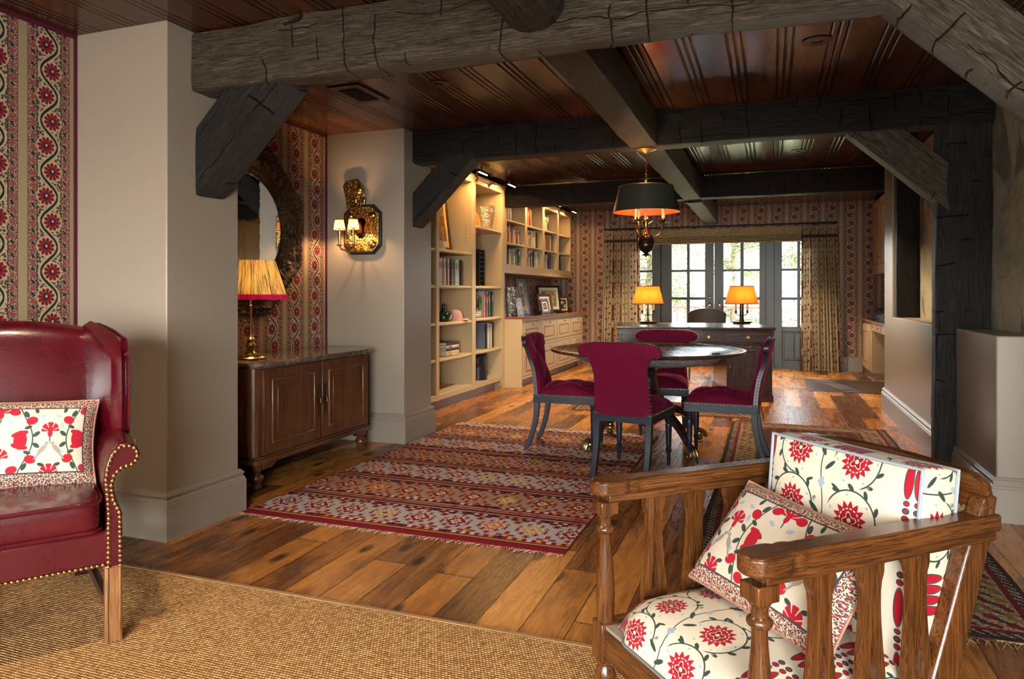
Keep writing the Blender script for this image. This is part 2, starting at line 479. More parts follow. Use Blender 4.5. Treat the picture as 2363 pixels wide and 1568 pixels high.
CREAM=(.60,.535,.42)
def suzani(name):
    g=G(name); uv=g.coord('UV'); u,v,_=g.sep(uv)
    P=.52;H=.30
    x=u.mod(P); row=(v/H).floor(); y=v.mod(H); w=g.comb(x,y)
    red=(.33,.006,.018); dr=(.20,.005,.014); green=(.025,.048,.036); blue=(.25,.33,.42); ink=(.035,.045,.05)
    col=CREAM
    def put(m,c):
        nonlocal col; col=g.mix(m,col,c)
    suns=[(.20,.075,.050),(.40,.075,.050),(.205,.225,.046),(.395,.225,.046)]
    for k,(cx,cy,rad) in enumerate(suns):
        r,t=flower(g,w,cx,cy,rad,14,.2*k)
        # coiling vine with leaves round each sun
        arc=(t+(1.2 if k%2 else -.6)).sin()
        put((r-1.52).abs().below(.045,.03)*arc.above(-.55,.2),green)
        tm=t.mod(2*PI/11)-PI/11
        lx=tm*r*1.0; ly=r-1.68
        put(g.length(g.mp(g.comb(lx,ly),(0,0,0),(0,0,.7),(.25,.115,1),'TEXTURE')).below(1.,.2)*arc.above(-.3,.2),green)
        lx2=(t.mod(2*PI/6)-PI/6)*r; put(g.length(g.mp(g.comb(lx2,r-1.3),(0,0,0),(0,0,-.6),(.10,.05,1),'TEXTURE')).below(1.,.2),blue)
        tri=((t*(7/PI)).mod(1.0)-.5).abs()*2.
        put((r-tri*.32-.70).below(0.,.03),red)
        put((r-.60).abs().below(.035,.03)*((t*16.).sin()>-.3),CREAM)
        sm=(t*4.).cos()*.10+.30
        put((r-sm-.06).below(0.,.03),CREAM); put((r-sm).below(0.,.03),dr); put(r.below(.12,.03),CREAM)
    # branching stem between the suns
    sx=(y*(2*PI/H)).sin()*.012+.30
    put((x-sx).abs().below(.0018,.001),green)
    for (cx,cy,rx,ry,ro,c) in ((.318,.05,.02,.007,.6,green),(.283,.08,.02,.007,2.5,green),(.30,.15,.013,.006,0.,blue),(.30,.15,.006,.015,0.,blue),(.30,.158,.010,.006,.8,blue),(.30,.142,.010,.006,-.8,blue),
          (.318,.20,.018,.006,.8,green),(.284,.235,.018,.006,2.3,green),(.30,.278,.008,.012,.3,(.35,.4,.45)),(.26,.15,.012,.004,.4,green),(.345,.15,.012,.004,-.4,green),(.25,.285,.010,.005,1.0,green),(.35,.29,.010,.005,2.0,green)):
        put(g.ell(w,cx,cy,rx,ry,ro,.2),c)
    # column of tall almond leaves in fours
    xa=(x-.012).mod(.024)-.012
    inc=(x.below(.108,.0005))*(x.above(.012,.0005))
    for cy in (.062,.212):
        put(g.ell(g.comb(xa,y),0,cy,.0118,.047,0.,.1)*inc,ink); put(g.ell(g.comb(xa,y),0,cy,.0092,.043,0.,.1)*inc,red)
        for (oy,rr,c) in ((.058,.0085,ink),(.058,.006,red),(.076,.0085,ink),(.076,.0065,green),(.076,.004,red),(.094,.0075,ink),(.094,.005,red)):
            put(g.ell(g.comb(xa,y),0,cy+oy-(.15 if cy+oy>H else 0),rr,rr*.95,0.,.12)*inc,c)
    nz=g.noise(g.comb(u*400.,v*400.,0.),1.,1.)
    return g.surf(g.pbr(col,.8,bump=g.bump(nz,.1,.001),spec=.25,sheen=.05))

def suzani_pillow(name,w,h):
    g=G(name); uv=g.coord('UV'); u,v,_=g.sep(uv)
    red=(.36,.010,.024); green=(.03,.055,.045); blue=(.28,.36,.42); ink=(.05,.04,.05)
    P=.30;H=.30
    x=(u+.15).mod(P)-P/2; y=(v+.15).mod(H)-H/2; ax=x.abs(); w3=g.comb(ax,y)
    col=(.52,.465,.375)
    def put(m,c):
        nonlocal col; col=g.mix(m,col,c)
    # paired vines mirrored about the middle
    vx=(y*(2*PI/.30)).cos()*.022+.075
    put((ax-vx).abs().below(.0022,.0015),green)
    for (cx,cy,rx,ry,ro,c) in ((.060,.0,.020,.034,0.,red),(.058,.022,.026,.010,.3,red),(.058,-.022,.026,.010,-.3,red),(.092,.07,.018,.015,.4,red),(.040,.105,.017,.014,-.3,red),(.092,-.07,.018,.015,-.4,red),(.040,-.105,.017,.014,.3,red),
        (.108,.02,.013,.007,.7,green),(.108,-.02,.013,.007,-.7,green),(.112,.05,.012,.006,1.4,blue),(.112,-.05,.012,.006,-1.4,blue),(.075,.095,.014,.007,2.,green),(.075,-.095,.014,.007,-2.,green),(.030,.065,.012,.006,.5,blue),(.030,-.065,.012,.006,-.5,blue),(.05,.135,.014,.007,.9,green),(.05,-.135,.014,.007,-.9,green),(.022,.13,.011,.006,2.4,green),(.082,.045,.012,.006,.4,green),(.082,-.045,.012,.006,-.4,green),(.030,.0,.010,.006,.0,blue),(.125,.085,.011,.006,.3,blue),(.125,-.09,.011,.006,2.8,green),(.105,.11,.012,.006,1.8,green),(.022,-.13,.011,.006,-2.4,green)):
        put(g.ell(w3,cx,cy,rx,ry,ro,.07),c)
    # carnations: a fan of petals over a cup
    for (cx,cy,sg) in ((.0,.108,1.),(.0,-.055,1.),(.15,.035,1.),(.15,-.115,1.)):
        q=g.mp(w3,(cx,cy,0),(0,0,0),(.028,.028,1),'TEXTURE'); X_,Y_,_z=g.sep(q); r=g.length(q); t=X_.atan2(Y_+.3)
        fan=r.below(1.0,.06)*((Y_).above(-.25,.05))*((t*4.5).cos().abs().above(.28,.12).max(r.below(.35,.1)))
        put(fan,red); put(g.ell(w3,cx,cy-.014,.008,.014,0.,.08),red); put(g.ell(w3,cx,cy-.034,.002,.012,0.,.3),green)
    # a small grey bird
    for (cx,cy,rx,ry,ro) in ((.128,-.035,.020,.008,.9),(.141,-.014,.006,.006,0.),(.112,-.06,.016,.003,.9),(.149,-.013,.005,.0016,0.)):
        put(g.ell(w3,cx,cy,rx,ry,ro,.1),(.26,.22,.19))
    # ornate border
    e=(u.abs()*-1.+w/2).min(v.abs()*-1.+h/2)
    d,_=g.vor(uv,210.); d2,_=g.vor(g.mp(uv,(.3,.1,0)),105.)
    b=g.mix(d2.below(.30,.1),(.55,.44,.31),(.33,.03,.04)); b=g.mix(d.below(.36,.12),b,ink)
    col=g.mix(e.below(.038,.002),col,b)
    col=g.mix((e-.039).abs().below(.0025,.001),col,ink)
    nz=g.noise(g.comb(u*400.,v*400.,0.),1.,1.)
    return g.surf(g.pbr(col,.8,bump=g.bump(nz,.1,.001),spec=.25))

def curtain_mat():
    g=G('printed_curtain_cloth'); uv=g.coord('UV'); u,v,_=g.sep(uv)
    P=.30;H=.36
    x=u.mod(P); y=v.mod(H); w=g.comb(x,y)
    col=(.52,.43,.27)
    def put(m,c):
        nonlocal col; col=g.mix(m,col,c)
    red=(.22,.02,.03); dk=(.03,.03,.028)
    put((x-.05).abs().below(.012,.003)*((v*16.).sin()>-.6),red)
    put(((x-.05).abs()-.017).abs().below(.003,.002),dk)
    vx=(y*(2*PI/H)).sin()*.03+.18; put((x-vx).abs().below(.003,.002),dk)
    for (cx,cy,rx,ry,ro,c) in ((.215,.06,.03,.008,.7,dk),(.145,.14,.03,.008,2.4,dk),(.21,.25,.03,.008,.6,dk),(.14,.31,.03,.008,2.3,dk),(.245,.15,.022,.022,0,red),(.115,.23,.02,.02,0,red),(.25,.32,.02,.02,0,red),(.12,.05,.018,.018,0,red)):
        put(g.ell(w,cx,cy,rx,ry,ro,.2),c)
    tr=g.node('ShaderNodeBsdfTranslucent'); g.put(tr.inputs[0],col)
    ms=g.node('ShaderNodeMixShader'); ms.inputs[0].default_value=.25
    g.put(ms.inputs[1],g.pbr(col,.85,spec=.2)); g.put(ms.inputs[2],E(g,tr.outputs[0]))
    return g.surf(E(g,ms.outputs[0]))

def shade_mat(name,col,trans=.55,pleat=0.,rough=.8,streak=None):
    g=G(name); c=col
    uv=g.coord('UV'); u,v,_=g.sep(uv)
    if pleat:
        p=(u*(pleat*2*PI)).sin(); c=g.mix(p*.5+.5,tuple(k*.6 for k in col),col)
    if streak:
        n=g.noise(g.comb(u*210.,v*1.2,0.),1.,3.,.6,.5); c=g.mix(n.above(.56,.08),c,streak[0])
        n2=g.noise(g.comb(u*240.+9.,v*1.3,3.),1.,3.,.6,.5); c=g.mix(n2.above(.60,.06),c,streak[1])
        c=g.mix(v.below(.13,.02),c,streak[2])
    tr=g.node('ShaderNodeBsdfTranslucent'); g.put(tr.inputs[0],c)
    ms=g.node('ShaderNodeMixShader'); ms.inputs[0].default_value=trans
    g.put(ms.inputs[1],g.pbr(c,rough,spec=.2)); g.put(ms.inputs[2],E(g,tr.outputs[0]))
    return g.surf(E(g,ms.outputs[0]))

def glass_pane():
    g=G('window_glass')
    t=g.node('ShaderNodeBsdfTransparent'); t.inputs[0].default_value=(.97,.98,.97,1)
    gl=g.node('ShaderNodeBsdfGlossy'); gl.inputs['Roughness'].default_value=.02
    ms=g.node('ShaderNodeMixShader'); ms.inputs[0].default_value=.06
    g.put(ms.inputs[1],E(g,t.outputs[0])); g.put(ms.inputs[2],E(g,gl.outputs[0]))
    return g.surf(E(g,ms.outputs[0]))
def glow(name,col,st):
    g=G(name); e=g.node('ShaderNodeEmission'); e.inputs[0].default_value=(*col,1); e.inputs[1].default_value=st
    return g.surf(E(g,e.outputs[0]))
def marble():
    g=G('dark_marble'); c=g.coord('Object'); n=g.noise(c,5.,6.,.7,2.5); f=g.noise(c,40.,3.)
    col=g.ramp(n,[(.35,(.05,.035,.03)),(.5,(.12,.085,.065)),(.58,(.25,.19,.15)),(.7,(.07,.05,.045))])
    return g.surf(g.pbr(g.mix(f*.3,col,(.03,.025,.03)),.08,spec=.6))
def velvet():
    g=G('burgundy_velvet'); c=g.coord('Object'); n=g.noise(c,9.,3.); f=g.noise(c,300.,1.)
    return g.surf(g.pbr(g.mix(n,(.080,.001,.014),(.115,.002,.021)),.8,spec=.15,sheen=.22,sheenc=(.8,.1,.25),sheenr=.35,bump=g.bump(f,.12,.001)))
def leather():
    g=G('oxblood_leather'); c=g.coord('Object'); n=g.noise(c,6.,4.,.6,.5); v=g.node('ShaderNodeTexVoronoi'); v.inputs['Scale'].default_value=260.; g.put(v.inputs['Vector'],c)
    w=g.noise(g.mp(c,sca=(8,8,30)),1.5,3.,.6,1.)
    col=g.ramp(n,[(.3,(.042,.0006,.004)),(.55,(.058,.0008,.005)),(.8,(.080,.0012,.006))])
    return g.surf(g.pbr(col,g.m('MULTIPLY_ADD',n,.12,.22),spec=.5,coat=.45,coatr=.12,bump=g.bump(E(g,v.outputs[0])*.12+w*.7,.13,.008)))
def cane():
    # open six-way cane: woven strands with real holes
    g=G('woven_cane'); uv=g.coord('UV'); u,v,_=g.sep(uv)
    k=.018
    def line(t,w): return ((t/k).mod(1.)-.5).abs().above(.5-w,.05)
    m=line(u,.085).max(line(v,.085)).max(line((u+v)*.7071+.006,.065)).max(line((u-v)*.7071+.006,.065))
    t=g.node('ShaderNodeBsdfTransparent')
    ms=g.node('ShaderNodeMixShader'); g.put(ms.inputs[0],m)
    g.put(ms.inputs[1],E(g,t.outputs[0])); g.put(ms.inputs[2],g.pbr((.62,.45,.23),.45))
    return g.surf(E(g,ms.outputs[0]))
def repousse():
    g=G('embossed_brass'); c=g.coord('Object'); d=g.node('ShaderNodeTexVoronoi'); d.inputs['Scale'].default_value=70.; g.put(d.inputs['Vector'],c)
    n=g.noise(c,35.,3.,.6,2.)
    col=g.mix(n,(.30,.16,.03),(.62,.40,.12))
    return g.surf(g.pbr(col,.25,1.,bump=g.bump(E(g,d.outputs[0])+n,.7,.006)))
def carved():
    g=G('carved_gilt_frame'); c=g.coord('Object'); n=g.noise(c,30.,4.,.6,2.5); d=g.node('ShaderNodeTexVoronoi'); d.inputs['Scale'].default_value=38.; g.put(d.inputs['Vector'],c)
    col=g.ramp(n,[(.35,(.022,.010,.006)),(.6,(.09,.045,.018)),(.78,(.30,.17,.06))])
    return g.surf(g.pbr(col,.35,.3,bump=g.bump(n+E(g,d.outputs[0]),.9,.012)))

M={}
M['wall']=paint('warm_grey_wall_paint',(.285,.238,.192),.34); M['trim']=paint('grey_trim_paint',(.245,.205,.168),.35)
M['wp']=wallpaper(); M['floor']=floor_mat(); M['ceil']=ceiling_mat(); M['sisal']=sisal_mat(); M['stone']=stone_mat()
M['burg']=plain('burgundy_edging',(.085,.006,.022),.6)
M['cream']=plain('cream_cabinet_paint',(.50,.39,.225),.4,0.,0.,.04,4.)
M['creamin']=plain('cream_shelf_interior',(.44,.315,.165),.5,0.,0.,.04,4.)
M['redline']=plain('red_pinstripe',(.30,.05,.05),.5)
M['brass']=plain('aged_brass',(.55,.36,.12),.25,1.); M['dkbrass']=plain('dark_bronze',(.09,.055,.03),.3,.9)
M['iron']=plain('black_iron',(.012,.012,.013),.45,.4)
M['chrome']=plain('polished_nickel',(.6,.58,.52),.15,1.)
M['ebony']=plain('blue_black_lacquer',(.010,.014,.024),.38,0.,.0,.15)
M['velvet']=velvet(); M['leather']=leather(); M['suz']=suzani('embroidered_sun_linen'); M['cane']=cane()
M['curtain']=curtain_mat(); M['marble']=marble(); M['glass']=glass_pane()
M['door']=plain('grey_green_door_paint',(.024,.026,.021),.35,0.,0.,.05,3.)
M['mirror']=plain('silvered_mirror',(.86,.88,.86),.02,1.,0.,0.)
M['repousse']=repousse(); M['carved']=carved()
M['white']=plain('white_card',(.75,.72,.66),.6); M['black']=plain('black_plastic',(.012,.012,.014),.4)
M['candle']=plain('ivory_candle',(.80,.55,.22),.5)
def oak(a): return wood('brown_oak_'+a,(.024,.008,.003),(.105,.037,.0095),a,.26,.2,1.3,.10)
def walnut(a): return wood('walnut_'+a,(.028,.010,.005),(.115,.042,.016),a,.3,.15,.9,.15)
def mahog(a): return wood('dark_mahogany_'+a,(.010,.005,.005),(.036,.014,.011),a,.22,.2,.9,.1)
# ------------------------------------------------------------------ room shell
def sbox(name,mat,*b,**k):
    return struct(MB().box(*b).build(name,mat,**k))
sbox('floor',M['floor'],-4.2,-3.4,-.1,3.4,12.35,0)
c=MB()
def cz(y): return 2.54 if y<5.3 else (2.54+.06*(y-5.3)/.2 if y<5.5 else (2.60+(y-5.5)*.0085))
ys=[-3.4,5.3,5.5,8.7,12.35]
for a,b in zip(ys,ys[1:]):
    c.hexa([(-4.2,a,cz(a)),(3.4,a,cz(a)),(3.4,b,cz(b)),(-4.2,b,cz(b))],[(-4.2,a,2.8),(3.4,a,2.8),(3.4,b,2.8),(-4.2,b,2.8)])
struct(c.build('ceiling',M['ceil']))
PX=-2.765
# papered recess walls
w=MB(); w.box(-3.6,-3.4,0,-3.37,2.66,2.56); struct(w.build('wall_left',M['wp']))
w=MB(); w.box(-3.7,3.1,0,-3.5,5.1,2.56); struct(w.build('wall_alcove',M['wp']))
w=MB(); w.box(-3.85,5.45,0,-3.675,12.3,2.7); struct(w.build('wall_office_left',M['wp']))
struct(MB().box(-3.7,2.665,0,PX,3.16,2.56).build('wall_near_pier',M['wall'],bevel=.006))
struct(MB().box(-3.85,5.05,0,PX,5.54,2.56).build('wall_far_pier',M['wall'],bevel=.006))
# moulded skirting: stepped profile swept round a plan path
PROF=[(0,0),(.03,0),(.03,.175),(.026,.18),(.026,.187),(.018,.197),(.018,.203),(.022,.209),(.022,.216),(.012,.226),(.008,.233),(0,.235)]
def skirting(name,path,mat=None,out=1):
    mb=MB(); n=len(path); k=len(PROF)
    P=[Vector((a,b,0)) for a,b in path]
    for i in range(n):
        d0=(P[i]-P[i-1]).normalized() if i>0 else (P[1]-P[0]).normalized()
        d1=(P[i+1]-P[i]).normalized() if i<n-1 else d0
        n0=Vector((d0.y,-d0.x,0))*out; n1=Vector((d1.y,-d1.x,0))*out
        m=(n0+n1); m=m/m.dot(n0)
        mb.add([tuple(P[i]+m*q+Vector((0,0,z))) for q,z in PROF])
    for i in range(n-1):
        for j in range(k-1): mb.face([i*k+j,(i+1)*k+j,(i+1)*k+j+1,i*k+j+1])
    mb.face(list(range(k))); mb.face([(n-1)*k+j for j in range(k)])
    return struct(mb.build(name,mat or M['trim']))
skirting('baseboard_near_pier',[(-3.37,2.665),(PX,2.665),(PX,3.16),(-3.5,3.16)])
skirting('baseboard_far_pier',[(-3.5,5.05),(PX,5.05),(PX,5.54),(-3.2,5.54)])
skirting('baseboard_left',[(-3.37,-3.3),(-3.37,2.66)])
skirting('baseboard_alcove',[(-3.5,3.16),(-3.5,5.05)])
# burgundy edging where the paper meets the piers and the ceiling
sbox('trim_1',M['burg'],-3.372,2.648,.235,-3.362,2.664,2.54)
sbox('trim_2',M['burg'],-3.502,5.030,.235,-3.490,5.049,2.54)
sbox('trim_3',M['burg'],-3.372,-3.0,2.518,-3.360,2.66,2.539)
sbox('trim_4',M['burg'],-3.502,3.17,2.518,-3.490,5.04,2.539)
# low wall and full-height end on the right
hw=MB(); hw.prism([(1.13,7.76),(1.13,4.39),(3.1,4.39),(3.1,4.62),(1.345,4.62),(1.345,7.76)],'z',0,.98); struct(hw.build('wall_right_low',M['wall'],bevel=.008))
sbox('wall_right_end',M['wall'],1.13,7.75,0,1.75,8.26,2.64,bevel=.008)
skirting('baseboard_right',[(1.13,8.26),(1.13,4.39),(3.0,4.39)],M['wall'])
w=MB(); w.box(1.34,4.47,.97,1.5,7.76,2.6); struct(w.build('wall_stone',M['stone']))
w=MB(); w.box(1.50,4.47,.97,3.1,4.62,2.6); struct(w.build('wall_stone_return',M['stone']))
sbox('wall_front_right',M['wall'],3.0,-3.4,0,3.2,4.5,2.56)
# office right wall and the far wall with its door opening
w=MB(); w.box(1.75,7.9,0,1.95,12.3,2.7); struct(w.build('wall_office_right',M['wp']))
FY=12.15
w=MB(); w.box(-3.8,FY,0,-2.27,FY+.2,2.7); w.box(.66,FY,0,1.85,FY+.2,2.7); w.box(-2.27,FY,2.2,.66,FY+.2,2.7)
struct(w.build('wall_far',M['wp']))
sbox('baseboard_far_right',M['trim'],1.0,FY-.025,0,1.36,FY,.22)
sbox('baseboard_far_left',M['trim'],-3.1,FY-.025,0,-2.3,FY,.22)
# wall behind the viewer with two tall daylight windows
w=MB(); by=-3.4
w.box(-4.2,by,0,3.4,by+.2,.35); w.box(-4.2,by,2.25,3.4,by+.2,2.56)
for a,b in ((-4.2,-2.7),(-.9,-.2),(1.9,3.4)): w.box(a,by,.35,b,by+.2,2.25)
struct(w.build('wall_back',M['wall']))
for k,(a,b) in enumerate(((-2.7,-.9),(-.2,1.9))):
    f=MB()
    for x in (a,(a+b)/2-.03,b-.06): f.box(x,by+.06,.35,x+.06,by+.12,2.25)
    for z in (.35,1.25,2.19): f.box(a,by+.06,z,b,by+.12,z+.06)
    o=struct(f.build('window_%d'%(k+1),M['door'])); 
    MB().box(a+.06,by+.085,.41,b-.06,by+.092,2.19).build('pane',M['glass'],o)
sbox('trim_5',M['black'],.46,9.48,.0,1.50,10.8,.012)
# small floor mat becomes part of the setting as a dark threshold slab
bpy.data.objects['trim_5'].data.materials[0]=wood('dark_floor_slab',(.025,.014,.010),(.06,.034,.022),'x',.35,0.,.8,.1)

# ---- French doors and side lights
def glazed(name,x0,x1,cols,panel,kind_door):
    """frame with 3 rows of panes above a panelled base"""
    f=MB(); y0,y1=FY+.05,FY+.10
    zr=[.68,1.11,1.156,1.58,1.62,2.05]
    c0=cols[0][0]; c1=cols[-1][1]
    f.box(x0,y0,0,c0,y1,2.14); f.box(c1,y0,0,x1,y1,2.14)
    f.box(c0,y0,2.05,c1,y1,2.14); f.box(c0,y0,.60,c1,y1,.68); f.box(c0,y0,0,c1,y1,.14)
    for a,b in ((1.11,1.156),(1.58,1.62)): f.box(c0,y0+.008,a,c1,y1-.008,b)
    for q in range(len(cols)-1): f.box(cols[q][1],y0+.006,.68,cols[q+1][0],y1-.006,2.05)
    o=struct(f.build(name,M['door'],bevel=.004))
    p=MB(); m=(c0+c1)/2
    p.box(c0,y0+.022,.14,c1,y1-.01,.60); p.box(c0+.03,y0+.014,.17,m-.004,y1-.02,.57); p.box(m+.004,y0+.014,.17,c1-.03,y1-.02,.57)
    p.build('door_panel' if kind_door else 'lower_panel',M['door'],o,bevel=.006)
    for a,b in cols:
        for k in range(3):
            MB().box(a-.002,FY+.072,zr[2*k]-.002,b+.002,FY+.077,zr[2*k+1]+.002).build('pane',M['glass'],o)
    return o
glazed('window_3',-2.25,-1.80,[(-2.19,-2.16),(-2.115,-1.89)],1,False)
dl=glazed('door_1',-1.735,-.868,[(-1.555,-1.306),(-1.257,-1.01)],1,True)
dr=glazed('door_2',-.860,-.05,[(-.71,-.447),(-.393,-.152)],1,True)
glazed('window_4',.075,.63,[(.196,.422),(.466,.56)],1,False)
f=MB()
for a,b in ((-2.27,-2.25),(-1.80,-1.735),(-.05,.075),(.63,.66)): f.box(a,FY-.02,0,b,FY+.14,2.15)
f.box(-2.27,FY-.02,2.14,.66,FY+.14,2.2)
struct(f.build('trim_6',M['door'],bevel=.004))
for o,x,s in ((dl,-.934,-1),(dr,-.774,1)):
    r=MB(); r.lathe([(.028,0),(.028,.006),(.012,.012)],n=14); 
    r.xf(Matrix.Translation((x,FY+.05,1.02))@Matrix.Rotation(PI/2,4,'X')@Matrix.Diagonal((1,1.9,1,1))); r.build('escutcheon',M['chrome'],o,smooth=True)
    h=MB().tube([(x,FY+.04,1.005),(x,FY+.0,1.005),(x+.03*s,FY-.008,1.005),(x+.13*s,FY-.004,1.003)],.008); h.build('door_handle',M['chrome'],o,smooth=True)
k=MB(); k.lathe([(.024,0),(.024,.01),(.015,.014)],n=14); k.xf(Matrix.Translation((-.934,FY+.05,1.15))@Matrix.Rotation(PI/2,4,'X')); k.build('deadbolt',M['chrome'],dl,smooth=True)

# ------------------------------------------------------------------ hewn timbers
DK=((.0045,.004,.004),(.020,.017,.0155)); LT=((.018,.0135,.0095),(.085,.066,.045)); MD=((.0075,.0055,.004),(.065,.049,.034))
def timber(name,p,q,w,h,tone,label,cat='beam',rough=.010,up=(0,0,1),rnd_=.010,seed=0,group=None,amp=1.,endcut=None):
    """a hand-hewn baulk from p to q: closed skin, edges rounded and knocked about"""
    p=Vector(p); q=Vector(q); L=(q-p).length
    X=(q-p).normalized(); Yv=Vector(up).cross(X).normalized(); Z=X.cross(Yv)
    nl=max(6,int(L/.045)); ring=[]
    m=7
    r=min(rnd_,w*.49,h*.49)
    def side(a,b):
        return [(a[0]+(b[0]-a[0])*i/m,a[1]+(b[1]-a[1])*i/m) for i in range(m)]
    cs=[(-w/2,-h/2),(w/2,-h/2),(w/2,h/2),(-w/2,h/2)]
    for i in range(4): ring+=side(cs[i],cs[(i+1)%4])
    def rr(y,z):       # round the corners
        ix=max(abs(y)-(w/2-r),0); iz=max(abs(z)-(h/2-r),0)
        if ix>0 and iz>0:
            d=math.hypot(ix,iz)
            if d>r: ix*=r/d; iz*=r/d
            return (math.copysign(w/2-r+ix,y),math.copysign(h/2-r+iz,z))
        return (y,z)
    ring=[rr(*t) for t in ring]; n=len(ring)
    mb=MB()
    for i in range(nl+1):
        x=L*i/nl
        for (y,z) in ring:
            s=Vector((x*2.2+seed*7.3,y*5,z*5)); d=mn.noise(s)*rough+mn.noise(Vector((x*9+seed,y*14,z*14)))*rough*.45
            e=mn.noise(Vector((x*1.1+seed*3.1,seed,0)))*rough*1.2
            l=math.hypot(y,z) or 1
            mb.v.append((x,y*(1+d*amp/max(l,.05))+0,z*(1+d*amp/max(l,.05))+e))
    for i in range(nl):
        for j in range(n):
            j2=(j+1)%n; mb.face([i*n+j,i*n+j2,(i+1)*n+j2,(i+1)*n+j])
    if endcut:     # slide the end rings along x so that the ends are cut on a slope
        for i,sl in ((0,endcut[0]),(1,endcut[1])):
            for kk in range(len(mb.v)):
                xx,yy,zz=mb.v[kk]; f=(1-xx/L) if i==0 else xx/L
                mb.v[kk]=(xx+sl*zz*f,yy,zz)
    mb.face(list(range(n))[::-1]); mb.face([nl*n+j for j in range(n)])
    o=mb.build(name,beam_mat('hewn_oak_%d'%int(tone[1][0]*1000),tone[0],tone[1],'x'),smooth=True)
    Mx=Matrix((X,Yv,Z)).transposed().to_4x4(); Mx.translation=p
    o.matrix_world=Mx
    tag(o,label,cat,group)
    return o
timber('ceiling_beam',(-2.78,2.895,2.39),(2.95,2.895,2.395),.15,.30,LT,'broad weathered grey-brown hewn ceiling beam nearest the viewer','ceiling beam',.012,seed=1,rnd_=.018)
timber('ceiling_beam',(-2.78,5.29,2.425),(1.33,5.29,2.425),.19,.275,DK,'dark hewn ceiling beam above the dining table, brass pendant hanging from it','ceiling beam',.008,seed=2,rnd_=.014)
timber('ceiling_beam',(-3.24,8.73,2.475),(1.74,8.73,2.475),.20,.27,DK,'dark hewn ceiling beam furthest back, running to the tall bookcase corner','ceiling beam',.008,seed=3,rnd_=.014)
for k,(a,b,l) in enumerate(((2.97,5.195,'short brown lengthwise beam with a square mortise hole, between the two nearer cross beams'),(5.385,8.63,'lengthwise hewn beam running behind the brass pendant, middle ceiling bay'),(8.83,11.80,'pale-lit end of lengthwise beam stopping above the curtain rod'))):
    z=2.405 if k==0 else 2.455
    timber('lengthwise_beam',(-.865,a,z-.005),(-.865,b,z+(0 if k==0 else .01)),.20,.235 if k==0 else .26,MD,l,'ceiling beam',.009,seed=5+k,rnd_=.012)
timber('round_joist',(-.93,-3.1,2.445),(-.93,2.83,2.445),.27,.28,MD,'rounded log joist ending at the nearest ceiling beam','ceiling beam',.006,seed=9,rnd_=.12)
# knee braces (front faces drawn from their slopes)
def brace(name,p,q,w,h,tone,label,seed,cut):
    return timber(name,p,q,w,h,tone,label,'brace',.006,seed=seed,rnd_=.012,endcut=cut)
brace('knee_brace',(-2.775,2.955,1.875),(-2.31,2.955,2.34),.21,.25,DK,'short dark diagonal knee brace with long crack on the nearer pier',11,(.9,-.9))
brace('knee_brace',(-2.775,5.29,1.885),(-2.33,5.29,2.33),.19,.20,DK,'short dark diagonal knee brace on the further pier, beside the bookcase',12,(.9,-.9))
brace('knee_brace',(1.075,5.315,1.908),(.61,5.315,2.33),.17,.23,MD,'diagonal knee brace rising left from the dark timber post',13,(.95,-1.05))
brace('knee_brace',(1.30,2.90,1.51),(.52,2.90,2.275),.17,.215,LT,'big grey diagonal brace in the top right corner',14,(.98,-1.02))
timber('timber_post',(1.39,2.90,0),(1.39,2.90,2.54),.17,.17,DK,'dark hewn post under the right end of the nearest ceiling beam','post',.006,seed=18,rnd_=.012,up=(1,0,0))
timber('timber_post',(1.105,5.30,0),(1.12,5.30,2.32),.13,.20,DK,'tall dark hewn post standing at the end of the low wall','post',.008,seed=15,rnd_=.012,up=(1,0,0))
timber('timber_post',(1.255,5.32,.985),(1.255,5.32,2.32),.16,.145,DK,'dark timber post half sunk in the stained plaster, right beside the tall post','post',.008,seed=16,rnd_=.012,up=(1,0,0))
timber('timber_post',(1.235,7.66,.985),(1.235,7.66,2.56),.16,.19,DK,'smooth dark upright timber at the far end of the niche above the low wall','post',.004,seed=17,rnd_=.010,up=(1,0,0))
# ceiling fittings
v=empty('ceiling_vent',(-2.565,4.07,2.535),0,'black pierced metal air vent in ceiling boards by the mirror alcove','air vent')
b=MB(); b.box(-.12,-.20,-.006,.12,.20,.0); b.build('vent_plate',plain('dark_wood_plate',(.03,.014,.008),.4),v,bevel=.003)
b=MB()
for i in range(7): b.box(-.065+i*.02,-.13,-.012,-.060+i*.02,.13,-.005)
for j in range(12): b.box(-.07,-.13+j*.023,-.012,.07,-.126+j*.023,-.005)
b.build('vent_grille',M['iron'],v)
M['bulb']=glow('lit_bulb',(1.,.72,.38),14.)
for (x,y,lab,lit) in ((.238,4.05,'unlit dark round recessed downlight in the right nearer ceiling bay',0),(-1.97,4.05,'unlit recessed downlight beside the ceiling vent',0),(.27,7.5,'lit recessed downlight in the right middle ceiling bay',1),(-2.02,7.6,'lit recessed downlight left of the pendant shade, near picture lights',1),(.2,10.7,'lit recessed downlight in the furthest ceiling bay, above the right curtain side',1),(-2.1,10.7,'added fill downlight in the furthest ceiling bay, nearest the hanging bookshelf',1)):  # the last downlight is an addition, there to raise the office fill
    z=cz(y)-.001
    d=empty('downlight',(x,y,z),0,lab,'downlight')
    MB().lathe([(.075,0),(.075,-.004),(.030,-.006),(.026,.006)],n=24,cap=False).build('trim_ring',plain('bronze_ring',(.06,.03,.016),.35,.4),d,smooth=True)
    MB().lathe([(.027,.008),(.027,.009)],n=16).build('bulb' if lit else 'lens',M['bulb'] if lit else M['black'],d)
    if lit: lamp('downlight_beam','SPOT',(x,y,z-.02),210,(1.,.74,.45),.03,(0,0,0),spot_size=R(100),spot_blend=.6)
